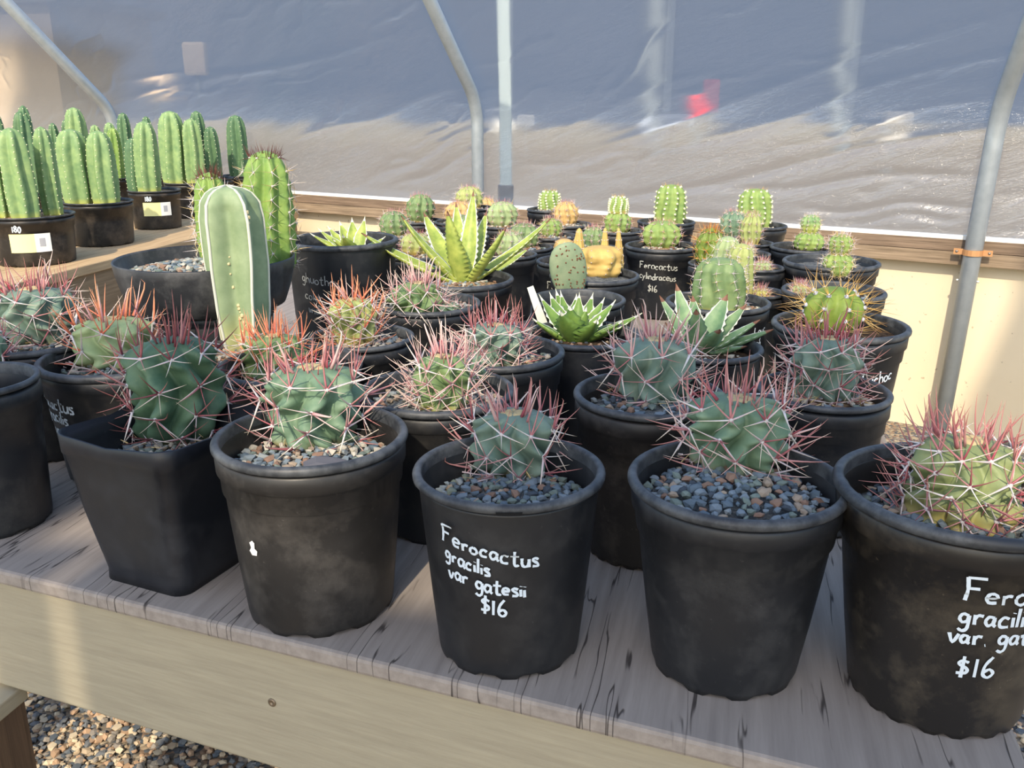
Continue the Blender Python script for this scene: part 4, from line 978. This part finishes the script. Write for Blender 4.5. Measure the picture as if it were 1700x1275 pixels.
tg = at_t(899, 530, t0 + .07) - P.c; V, Fc = box((-.008, -.0006, -.03), (.008, .0006, .055)); V = [(x * (1 - .35 * (z > 0)), y, z) for x, y, z in V]
pt_ = mesh_obj('plant_tag', V, Fc, plain('tag_white', srgb(214, 214, 204), .6), P.root, smooth=False); pt_.location = tg; pt_.rotation_euler = (-.15, -.32, .2)
# blue green agave at the right
P = potted('potted_agave', 1171, 583, 188, .165, 'blue green agave with white edged pointed leaves in front of the pale ribbed cactus', 'potted agave', seed=64, rbk=.86, bands=False)
soil(P.root, P.Ri, .145, 'soil_dark'); gravel_top(P.root, P.Ri, .145, .007, 60, [PEB[6], PEB[4]], 64)
agave(P, (1158, 584), .147, [(1095, 490, .02, .9), (1122, 470, .05, .9), (1156, 512, -.06, 1.0), (1208, 488, .03, 1.2), (1240, 504, .04, 1.0), (1262, 530, -.01, .9), (1284, 546, -.02, 1.0), (1196, 546, -.07, 1.25), (1240, 574, -.05, .8), (1105, 535, .0, .8), (1150, 490, .08, .9), (1118, 560, -.03, .7)], LB, 36, sag=.07, prof='lance', teeth=7, tooth=.14)

# ------------------------------------------------------------------ other larger plants
def col_body(P, q, R, h, ribs, flesh, seed, depth_=.22, rows=9, bump=.02, prof='column', sharp=1.0, lean=(0, 0), name='stem', soil_h=0.0, wob=.03, twist=0.0):
    b = Body(R, h, ribs, depth_, rows, bump, prof, twist, seed, wob, sharp, lean); o = b.mesh(name, flesh, P.root, per=8, rows=26)
    o.location = q; o.rotation_euler = (0, 0, random.Random(seed).random() * 6); return o, b
def stars(o, b, seed, L, mats, per=6, single=False, t0=.05, t1=.96, cen=1, pad=M_AREOLE, padr=.0016, spread=.35, topmat=None):
    """a star of spines on every areole of every rib"""
    r = random.Random(seed); S = SpineSet(o, single); pads = []
    for i in range(b.ribs):
        a = 2 * math.pi * i / b.ribs
        for j in range(b.rows):
            t = (j + .5) / b.rows
            if t < t0 or t > t1: continue
            p, n_, tz = b.frame(a, t); side = n_.cross(tz).normalized(); pads.append((p, padr)); mt = mats
            if topmat and t > .86: mt = (topmat,)
            for k in range(per):
                an = 2 * math.pi * k / per + r.uniform(-.3, .3); S.add('thin', r.choice(mt), p, side * math.cos(an) + tz * math.sin(an) + n_ * spread * r.uniform(.6, 1.8), L * r.uniform(.6, 1.1), 1.0, r.uniform(-1, 1))
            for k in range(cen): S.add('straight', r.choice(mt), p, n_ + Vector((r.uniform(-.3, .3), r.uniform(-.3, .3), r.uniform(-.1, .5))), L * r.uniform(.9, 1.4), .8)
    S.done(290)
    if pads: blobs('areoles', pads, pad, o)
def crown(o, b, seed, n, L, mats, thick=1.0, t0=.93):
    r = random.Random(seed + 5); S = SpineSet(o, False)
    for _ in range(n):
        a = r.random() * 6.283; p, n_, tz = b.frame(a, r.uniform(t0, .985)); S.add('straight', r.choice(mats), p, Vector((math.cos(a) * .5, math.sin(a) * .5, 1.1)) + n_ * .3, L * r.uniform(.5, 1.2), thick)
    S.done()

# golden spined ball cactus by the wall
P = potted('potted_cactus', 1395, 548, 219, .175, 'bright green globe cactus with long golden spines in a large pot', group=GA, seed=65, rbk=.76)
soil(P.root, P.Ri, .155, 'soil_dark')
q = loc(P, 1392, 556, .155); R = mm(P, 51); q = q + Vector((0, R * .7, 0)); h = z_at(476, P.c + q) - P.z - .150
o, b = col_body(P, Vector((q.x, q.y, .150)), R, h, 8, FL['trich'], 65, .20, 4, .05, 'ball', .7, name='cactus')
r = random.Random(65); S = SpineSet(o, True); pads = []
for i in range(8):
    a = 2 * math.pi * i / 8
    for j in range(4):
        t = (j + .5) / 4 * .98 + .02; p, n_, tz = b.frame(a, t); side = n_.cross(tz).normalized(); pads.append((p, .0038))
        for k in range(7):
            an = r.random() * 6.283; S.add('straight', r.choice(('gold', 'gold', 'tan')), p, (side * math.cos(an) + tz * math.sin(an)) * r.uniform(.3, 1.0) + n_ * .7 + Vector((0, 0, .25)), r.uniform(.025, .055), .34)
S.done(); blobs('areoles', pads, plain('areole_grey', srgb(176, 178, 190), .95), o)
letter(P.pot, P.R, P.H, P.rb, [('Trichoc', mm(P, 38), .106, .06, .95)], P.phi, .0175, .0022, seed=14)

# white edged column cactus
P = potted('potted_cactus', 396, 592, 176, .135, 'thick ribbed column cactus with white felted rib edges and corky scars', group=GA, seed=66)
soil(P.root, P.Ri, .120, 'soil_tan'); gravel_top(P.root, P.Ri, .121, .007, 140, PEB_WARM, 66)
q = loc(P, 397, 588, .120) + Vector((0, .03, 0)); R = 52 * depth(P.c + q) / F; h = z_at(309, P.c + q) - P.z - .116
b = Body(R, h, 5, .42, 14, .0, [(0, .70), (.1, .78), (.3, .90), (.55, 1.0), (.8, 1.0), (.9, .92), (.955, .72), (.985, .46), (1, .04)], 0.05, 3, .02, 1.15, (-.04, 0))
o = b.mesh('stem', FL['piloso'], P.root, per=14, rows=44); o.location = (q.x, q.y, .116); o.rotation_euler = (0, 0, P.phi + math.radians(26))
M_FELT = plain('rib_felt', srgb(206, 206, 190), .95, .1)
for i in range(5):
    a = 2 * math.pi * i / 5; pts = [b.pt(a, t / 40, .0004) for t in range(1, 41)]
    V, Fc = tube(pts, [.0024 * (1 if k < 36 else .8) for k in range(len(pts))], 6); mesh_obj('rib_edge', V, Fc, M_FELT, o)
sr = random.Random(4); cork = plain('cork_scar', srgb(206, 190, 146), .9)
items = []
for (a, t) in [(math.radians(36 - 10 + 18 * sr.random()) - math.radians(36) * 1.0, .05 + .02 * k) for k in range(14)] + [(-.35, .42), (-.42, .50), (-.45, .56), (-.4, .60), (.4, .86), (.42, .83), (.38, .80)]: items.append((b.pt(a - .35, t, -.0004), sr.uniform(.0015, .004)))
blobs('cork_scars', items, cork, o)

# shallow bowl on an upturned pot
Rb = .140; p = at_z(341, 428, TT + .242); Pb = Pot(); Pb.c = Vector((p.x, p.y, TT + .165)); Pb.z = TT + .165; Pb.root = empty('planted_bowl', tuple(Pb.c), 'shallow black bowl of pale gravel with a lime green ribbed cactus', 'potted cactus'); Pb.t = depth(p); H = .077
Rb = 290 * Pb.t / F / 2
prof = [(Rb * .2, .004), (Rb * .80, .0), (Rb * .86, .004), (Rb * .93, .03), (Rb * .985, .062), (Rb, H), (Rb * .99, H + .002), (Rb * .97, H - .001), (Rb * .93, .05), (Rb * .6, .045)]
V, Fc = lathe(prof, 64); mesh_obj('bowl', V, Fc, mat_pot('bowl_plastic', srgb(40, 42, 46), srgb(120, 120, 120), .5, .42), Pb.root)
soil(Pb.root, Rb * .94, .050, 'soil_grey', dome=.004); gravel_top(Pb.root, Rb * .93, .054, .0105, 330, PEB_WARM + [PEB[0], PEB[3]], 70, region=lambda x, y: x < Rb * .35, dome=.012)
up = empty('support_pot', (Pb.c.x, Pb.c.y, TT), 'black nursery pot standing under the shallow bowl as a stand', 'pot')
V, Fc = lathe([(.02, .1645), (.098, .1645), (.10, .160), (.090, .05), (.084, .0), (.02, .0)][::-1], 48); mesh_obj('pot_wall', V, Fc, mat_pot(), up)
V, Fc = lathe([(.094, .150), (.1035, .152), (.105, .160), (.102, .1648), (.094, .1648)], 48); mesh_obj('rim', V, Fc, mat_rim(), up)
# two stems of the ribbed cactus in the bowl
for (u, vb, vt, wpx, nm, sd_) in ((446, 448, 250, 80, 'stem', 71), (352, 440, 286, 56, 'offset_stem', 72)):
    q = at_z(u, vb, Pb.z + .05) - Pb.c; q += Vector((0, .03, 0)); R = wpx * depth(Pb.c + q) / F / 2; h = z_at(vt, Pb.c + q) - Pb.z - .046
    o, b = col_body(Pb, Vector((q.x, q.y, .046)), R, h, 8, FL['lime'], sd_, .26, 9, .09, 'column', .8, name=nm, wob=.04, twist=.25)
    stars(o, b, sd_, .020, ('white', 'tan', 'white'), per=5, single=(sd_ == 71), cen=1, padr=.0022, topmat='dark'); crown(o, b, sd_, 46, .022, ('dark',), .6)
V, Fc = lathe([(.001, .02), (.012, .017), (.016, .006), (.013, 0)], 16, fn=lambda a, i, r_, z: (r_ * (1 + .2 * math.sin(4 * a)), z)); 

# pale green clustering cactus with yellow offset
P = potted('potted_cactus', 1192, 508, 172, .165, 'cluster of pale green ribbed cactus stems with white spines behind the blue green agave', group=GA, seed=67)
soil(P.root, P.Ri, .147, 'soil_tan'); gravel_top(P.root, P.Ri, .148, .008, 120, PEB_WARM, 67)
for (u, vb, vt, wpx, dy, fl, sd_) in ((1198, 522, 428, 86, .0, 'mid', 81), (1240, 505, 404, 46, .035, 'yellow', 82), (1222, 500, 392, 46, .06, 'pale', 83)):
    q = loc(P, u, vb, .147) + Vector((0, .03 + dy, 0)); R = wpx * depth(P.c + q) / F / 2; h = z_at(vt, P.c + q) - P.z - .144
    o, b = col_body(P, Vector((q.x, q.y, .144)), R, h, 9, FL[fl], sd_, .16, 7, .03, 'column', .9, wob=.06)
    stars(o, b, sd_, .013, ('white', 'white', 'tan'), per=4, cen=1, padr=.0016)
letter(P.pot, P.R, P.H, P.rb, [('Leuc', mm(P, 68), .118, .05, 1.0), ('weib', mm(P, 64), .096, .05, 1.0)], P.phi, .0165, .002, seed=15)

# prickly pear pad
P = potted('potted_cactus', 960, 503, 158, .165, 'single grey green prickly pear pad with brown dots rising from a black pot', group=GA, seed=68)
soil(P.root, P.Ri, .135, 'soil_dark')
q = loc(P, 953, 500, .137) + Vector((0, .02, 0)); tq = depth(P.c + q)
def pad_shape(name, cx, cz, wx, hz, th, mat, parent, tilt=0.0, dots=0, seed=0):
    V, Fc = [], []; N, M_ = 24, 14
    for j in range(M_ + 1):
        ph = -math.pi / 2 + math.pi * j / M_
        for k in range(N):
            a = 2 * math.pi * k / N; wv = 1 - .16 * math.sin(ph)* -1
            V.append((wx / 2 * math.cos(ph) ** .8 * math.cos(a) * (1 + .12 * math.sin(ph)), th / 2 * math.cos(ph) ** .7 * math.sin(a), hz / 2 * math.sin(ph) + hz / 2))
    for j in range(M_):
        for k in range(N): Fc.append((j * N + k, j * N + (k + 1) % N, (j + 1) * N + (k + 1) % N, (j + 1) * N + k))
    o = mesh_obj(name, V, Fc, mat, parent); r = random.Random(seed); it = []
    for k in range(dots):
        x, z = r.uniform(-.9, .9), r.uniform(-.9, .9)
        if x * x + z * z > .88: continue
        yy = th / 2 * math.sqrt(max(0, 1 - x * x - z * z)) ** .8
        for sg in (-1, 1): it.append(((wx / 2 * x * (1 + .12 * z), sg * yy, hz / 2 * z + hz / 2), .0016))
    if it: blobs('glochid_dots', [(Vector(p_), r_) for p_, r_ in it], plain('glochid_brown', srgb(110, 66, 46), .9), o)
    return o
o = pad_shape('pad', 0, 0, 62 * tq / F, 100 * tq / F, .022, FL['opuntia'], P.root, dots=70, seed=2); o.location = (q.x, q.y, .135); o.rotation_euler = (.12, math.radians(-12), .2)
o2 = pad_shape('young_pad', 0, 0, 16 * tq / F, 34 * tq / F, .010, plain('young_pad_red', srgb(176, 84, 66), .6), P.root); o2.location = (q.x - .018, q.y, .135); o2.rotation_euler = (.1, -.3, .1)
# golden castle shaped cactus
P = potted('potted_cactus', 987, 463, 150, .165, 'golden yellow crested cactus with upright horns in a grey rimmed pot', group=GA, seed=69)
soil(P.root, P.Ri, .150, 'soil_grey')
for (u, vb, vt, wpx, fl, sd_, lean, nm) in ((998, 463, 408, 74, 'gold', 91, (0, 0), 'crest'), (958, 458, 378, 24, 'gold', 92, (-.05, 0), 'horn'), (1004, 458, 378, 17, 'gold', 93, (0, 0), 'horn'), (1030, 458, 378, 15, 'gold', 94, (.05, 0), 'horn'), (937, 458, 396, 36, 'peach', 95, (0, 0), 'side_stem')):
    q = loc(P, u, vb, .150) + Vector((0, .02, 0)); R = wpx * depth(P.c + q) / F / 2; h = z_at(vt, P.c + q) - P.z - .147
    o, b = col_body(P, Vector((q.x, q.y, .147)), R, h, 7, FL[fl], sd_, .14, 6, .04, [(0, .9), (.3, 1), (.6, .8), (.85, .5), (.97, .3), (1, .02)] if nm == 'horn' else 'block', .9, lean, nm, wob=.08)
    stars(o, b, sd_, .006, ('tan', 'pink'), per=3, cen=0, padr=.0012)

# ------------------------------------------------------------------ the far rows
GB = 'small cacti in the far rows of the table'
def small(u, vb, vt, wpx, flesh, seed, label, kind='ball', rim=None, H=.15, soilm='soil_tan', mats=('pink', 'tan', 'white'), L=.010, caps=(), empty_pot=False, gr=True, txt=None, crownm=None):
    """one potted plant of the far rows. rim = (u, v, w) of the pot, else a pot the plant hides"""
    ru, rv, rw = rim or (u, vb - 2, wpx * 1.9)
    P = potted('potted_cactus', ru, rv, rw, H, label, group=GB, seed=seed, R=None if rim else .072)
    sh = H - (.018 if rim else .012); soil(P.root, P.Ri, sh, soilm)
    if gr: gravel_top(P.root, P.Ri, sh + .001, .009, 70, PEB_WARM, seed)
    for i, (bu, bb, bt, bw, fl, kd) in enumerate([(u, vb, vt, wpx, flesh, kind)] + list(caps)):
        q = loc(P, bu, bb, sh) ; q = Vector((q.x, q.y, 0)); R = bw * depth(P.c + q) / F / 2; q += Vector((0, R * .7, 0)); h0 = z_at(bb, P.c + q) - P.z if i else sh - .003
        lim = P.Ri - .01
        if Vector((q.x, q.y)).length > lim: q *= lim / Vector((q.x, q.y)).length
        if i: q = q0.copy(); h0 = htop - .006
        R = bw * depth(P.c + q) / F / 2; h = z_at(bt, P.c + q) - P.z - h0
        o, b = col_body(P, Vector((q.x, q.y, h0)), R, max(.012, h), 10 if kd != 'column' else 9, FL[fl], seed + i, .16, 5 if kd != 'column' else 8, .06, 'ball' if kd == 'ball' else 'column', .9, name='cactus' if not i else 'graft_top', wob=.05)
        if kd == 'column': stars(o, b, seed + i, .006, ('white', 'tan'), per=4, cen=1, pad=plain('areole_cream', srgb(232, 232, 190), .95), padr=.0036); crown(o, b, seed, 40, .012, (crownm or 'gold',), .7)
        else: stars(o, b, seed + i, L * 1.3, mats, per=7, cen=2, padr=.0014); crown(o, b, seed, 36, L * 1.3, (crownm or 'red', mats[0]), .8)
        q0 = q; htop = h0 + h
    if txt: letter(P.pot, P.R, P.H, P.rb, txt(P), P.phi, .0165, .0021, plain('paint_pen_dull', srgb(186, 188, 180), .6), seed=seed)
    return P
small(652, 396, 350, 46, 'mid', 101, 'small green ball cactus right behind the big pot of the small agave')
small(697, 372, 322, 46, 'mid', 102, 'green ball cactus with yellow patched base by the back rail', H=.138)
small(762, 374, 334, 48, 'peach', 103, 'peach coloured ball cactus below a yellow green one', caps=())
small(779, 350, 309, 44, 'yellow', 104, 'yellow green ball cactus standing before the bent pipe', H=.178)
small(834, 380, 334, 50, 'pale', 105, 'pale peach green ball cactus right of the bent pipe')
small(806, 362, 328, 36, 'peach', 106, 'reddish small ball cactus between peach and pale neighbours', H=.118)
small(766, 398, 356, 44, 'mid', 107, 'green ball cactus seen between the long agave leaves')
small(870, 416, 370, 50, 'mid', 108, 'broad green ball cactus left of the prickly pear pad', H=.138)
small(846, 427, 384, 46, 'pale', 109, 'green and yellow ball cactus behind the long agave in a visible pot', rim=(843, 426, 98))
small(690, 428, 386, 50, 'yellow', 110, 'yellowish squat cactus under the left arching agave leaves')
small(915, 396, 362, 36, 'lime_far', 111, 'little green cactus below the peach coloured ball cactus by the white post')
small(940, 377, 334, 40, 'peach', 112, 'peach orange ball cactus near the back rail beside a dotted green column', H=.155)
small(913, 352, 316, 34, 'lime_far', 113, 'small green column cactus dotted with white areoles at the back rail', kind='column', H=.165)
small(985, 418, 376, 38, 'mid', 114, 'green ball cactus behind the golden horns')
small(1027, 388, 350, 44, 'lime_far', 115, 'green ball cactus carrying a second dotted ball on top', rim=(1024, 386, 86), caps=((1025, 350, 326, 30, 'lime_far', 'column'),))
small(1118, 372, 306, 50, 'lime_far', 116, 'tall green column cactus dotted with cream areoles by the rail', kind='column', rim=(1106, 372, 96), mats=('tan',))
small(1100, 412, 366, 62, 'lime_far', 117, 'yellow green ball cactus in a wide pot with three lines of white lettering', rim=(1099, 413, 122), H=.165, caps=(), txt=lambda P: [('Ferocactus', -mm(P, 36), .122, -.05, 1.0), ('cylindraceus', -mm(P, 36), .098, -.06, .92), ('$16', -mm(P, 20), .068, 0, 1.0)])
small(1252, 378, 313, 54, 'lime_far', 118, 'stout dotted green column cactus with golden crown in a dark pot at the rail', kind='column', rim=(1258, 378, 96))
small(1214, 394, 350, 42, 'jade', 119, 'blue green ball cactus in front of the stout dotted column', rim=(1225, 392, 84))
small(1240, 398, 352, 34, 'yellow', 120, 'yellow narrow ball cactus beside the blue green one', rim=(1248, 406, 72))
small(1174, 434, 378, 48, 'trich', 121, 'green ball cactus with orange spines between the lettered pot and the pale cluster', mats=('orange', 'tan', 'dark'), crownm='orange', L=.014, rim=(1180, 440, 74))
small(1347, 420, 384, 48, 'lime_far', 122, 'stacked two ball green cactus in a pot near the rail end', rim=(1337, 415, 114), caps=((1346, 386, 356, 32, 'column', 'ball'),), gr=False, soilm='soil_dark', mats=('white', 'tan'), L=.007, crownm='white')
small(1405, 470, 418, 48, 'lime_far', 123, 'stacked yellow green cactus in a wide empty looking pot by the cream wall', rim=(1380, 441, 156), caps=((1398, 420, 388, 38, 'lime_far', 'ball'),), gr=False, soilm='soil_grey', mats=('white', 'tan'), L=.010, crownm='tan', H=.165)
small(1330, 496, 470, 26, 'pale', 124, 'low cactus on white pebbles hidden behind the golden spined globe', rim=(1384, 490, 168), soilm='soil_dark', H=.165)
small(1262, 502, 478, 30, 'yellow', 125, 'tiny yellow cactus beside a white pebble in a small pot', rim=(1256, 489, 96))
small(1268, 458, 432, 26, 'pale', 126, 'tiny pale cactus on sandy gravel in the pot behind the yellow one', rim=(1260, 447, 84))
small(1240, 428, 406, 24, 'pale', 127, 'tiny cactus in a narrow pot behind the sandy gravel pot', rim=(1242, 424, 74))
P = small(948, 440, 414, 30, 'peach', 128, 'peach cactus in a pot with two short lines of faded lettering', rim=(950, 438, 120), H=.165, txt=lambda P: [('Ferocactus', -mm(P, 44), .112, -.05, 1.0), ('cylind', -mm(P, 44), .088, -.05, 1.0)])

# ------------------------------------------------------------------ columnar cacti on the left bench
GC = 'columnar cacti in pots on the left bench'
YL = NB('price_label'); c = YL.coord('Object'); sx = YL.n('SeparateXYZ'); YL.l(c, sx.inputs[0])
YL.set(srgb(240, 236, 166), .6); M_YL = YL.m; M_WL = plain('label_white', srgb(240, 240, 236), .6); M_BC = plain('label_print', srgb(170, 172, 178), .6)
def v_for(t, h=.33): return CY + F * ((h / t) - SP) / CP
def col_pot(u, v, wpx, label, cols, seed, H=.15, priced=False, t=None):
    if t: v = v_for(t, .48 - H)
    P = potted('potted_cactus', u, v, wpx, H, label, group=GC, seed=seed, rbk=.88, bands=True, lip=.004, mat=mat_pot('bench_pot_plastic', srgb(30, 28, 27), srgb(118, 104, 88), .5, .38))
    soil(P.root, P.Ri, H - .010, 'soil_tan', dome=.004); r = random.Random(seed)
    for i, (cu, vt, wp, dy, fl) in enumerate(cols):
        q = loc(P, cu, v, H - .01) + Vector((0, dy, 0)); q = Vector((q.x, q.y, 0)); R = wp * depth(P.c + q) / F / 2; lim = P.Ri - R * .8
        if q.length > lim: q *= lim / q.length
        h = z_at(vt, P.c + q) - P.z - (H - .014)
        b = Body(R * 1.04, h, 6, .34, 12, .0, 'column', .05, seed + i, .03, .9, (r.uniform(-.03, .02), r.uniform(-.02, .02))); o = b.mesh('stem', FL[fl], P.root, per=10, rows=26); o.location = (q.x, q.y, H - .014); o.rotation_euler = (0, 0, r.random() * 6)
        pads = [(b.pt(2 * math.pi * k / 6, (j + .5) / 14), .0019) for k in range(6) for j in range(14)]; blobs('areoles', pads, plain('areole_cream', srgb(232, 232, 190), .95), o)
    if priced:
        pr_, px, pz = priced
        lw, lh = mm(P, 62 * pr_), mm(P, 30 * pr_)
        letter(P.pot, P.R, P.H, P.rb, [('180', px + lw * .1, pz + lh * 1.12, .0, 1.0)], P.phi, .020 * pr_ ** .3, .004, seed=seed)
        s = patch(P.pot, P.R, P.H, P.rb, P.phi, px, pz, quad(lw * .62, lh), M_YL, 'price_sticker'); patch(P.pot, P.R, P.H, P.rb, P.phi, px + lw * .62, pz, quad(lw * .38, lh), M_WL, 'sticker_end'); patch(P.pot, P.R, P.H, P.rb, P.phi, px + lw * .72, pz + lh * .3, quad(lw * .14, lh * .45), M_BC, 'printed_block', .0022)
    return P
col_pot(50, 362, 136, 'three columnar cacti in the priced pot at the open end of the bench', [(52, 212, 50, -.03, 'column'), (8, 228, 32, -.0, 'column'), (74, 210, 32, .06, 'column')], 201, priced=(1.0, -.070, .045))
col_pot(163, 339, 110, 'two broad columnar cacti in an unpriced pot with side sheen', [(136, 214, 50, -.01, 'column'), (178, 217, 44, -.0, 'column'), (112, 222, 20, .05, 'column')], 202)
col_pot(256, 319, 84, 'pair of columnar cacti in the smaller priced pot', [(252, 201, 38, -.02, 'column'), (219, 228, 36, .0, 'column_dark')], 203, priced=(.72, -.050, .055))
col_pot(312, 306, 78, 'broad brown based columnar cactus in the pot behind the smaller priced pot', [(290, 184, 42, -.0, 'column'), (326, 197, 34, .0, 'column')], 204)
col_pot(352, 299, 70, 'dark columnar cacti in a pot near the rail', [(316, 184, 26, .05, 'column_dark'), (358, 210, 24, .0, 'column_dark')], 205)
col_pot(398, 294, 64, 'lone leaning dark columnar cactus closest to the back rail', [(398, 191, 32, .0, 'column_dark')], 206)
col_pot(20, 0, 96, 'three dark columnar cacti in a back row pot behind the priced pot', [(8, 180, 32, 0, 'column_dark'), (42, 184, 32, .05, 'column_dark'), (62, 175, 24, .09, 'column_dark')], 207, t=3.35)
col_pot(120, 0, 92, 'tall columnar cactus with two thin ones in the back row', [(142, 178, 34, 0, 'column'), (95, 204, 18, .04, 'column_dark'), (109, 198, 20, .09, 'column_dark')], 208, t=3.72)
col_pot(182, 0, 84, 'three thin yellow tipped columnar cacti in the back row', [(170, 207, 20, 0, 'column'), (188, 203, 22, .04, 'column'), (204, 212, 22, -.03, 'lime')], 209, t=4.05)
col_pot(236, 0, 80, 'two thin dark columnar cacti in the back row beside the bent pipe', [(214, 187, 22, 0, 'column_dark'), (250, 193, 18, .03, 'column_dark')], 210, t=4.4)

# ------------------------------------------------------------------ added cloth screen behind the camera, its pieces cut to shade table and wall
YS = -1.0
def back(p):
    k = (p.y - YS) / SUN_DIR.y; q = p - SUN_DIR * k; return (q.x, q.z)
def wall_hit(u, v):
    d = ray(u, v); t = ((WA - CAM).x * WN.x + (WA - CAM).y * WN.y) / (d.x * WN.x + d.y * WN.y); return CAM + d * t
scr = empty('added_shade_screen', (0, YS, 0), 'added green cloth pieces on a pipe frame, cut to shade the table', 'screen')
M_CLOTH = plain('added_cloth_green', srgb(70, 84, 70), .9)
def cloth(poly):
    n_ = len(poly); V = [(x, y, z) for y in (0, .004) for (x, z) in poly]
    mesh_obj('cloth', V, [tuple(range(n_)), tuple(range(2 * n_ - 1, n_ - 1, -1))] + [(i, n_ + i, n_ + (i + 1) % n_, (i + 1) % n_) for i in range(n_)], M_CLOTH, scr, smooth=False)
ZT = 1.72
cloth([(-.52, ZT), (-.07, ZT), (-.07, 2.60), (-.10, 2.66), (-.50, 2.66), (-.50, 2.3)])
cloth([(-.075, ZT), (.62, ZT), (.62, 2.05), (.30, 2.13), (-.065, 2.16)])
cloth([(-.80, ZT), (-.51, ZT), (-.49, 2.12), (-.72, 2.16)])
cloth([(-.93, ZT), (-.79, ZT), (-.71, 2.2), (-.74, 2.58), (-.93, 2.58)])
cloth([(-1.08, ZT), (-.965, ZT), (-.945, 2.25), (-1.06, 2.25)])
cloth([(-1.45, 2.24), (-1.03, 2.20), (-1.02, 2.66), (-1.45, 2.66)])
a, b_, c_ = back(wall_hit(1712, 440)), back(wall_hit(1588, 712)), back(wall_hit(1720, 790))
cloth([b_, c_, (c_[0] + .9, c_[1]), (a[0] + .9, a[1] + .1), (a[0] + .05, a[1] + .1), a])  # added piece shaped to throw the diagonal shade on the wall
zt_ = a[1] + .1; xr_ = max(1.9, c_[0] + .92)
for x, zz in ((-1.47, 2.68), (.66, zt_ + .02), (xr_, zt_ + .02)):
    V, Fc = tube([Vector((x, .03, 0)), Vector((x, .03, zz))], .02, 10); mesh_obj('pole', V, Fc, M_PIPE, scr)
for x0, x1, zz in ((-1.47, .66, 2.66), (-1.47, .66, ZT), (.66, xr_, zt_)):
    V, Fc = tube([Vector((x0, .02, zz)), Vector((x1, .02, zz))], .009, 8); mesh_obj('rail', V, Fc, M_PIPE, scr)
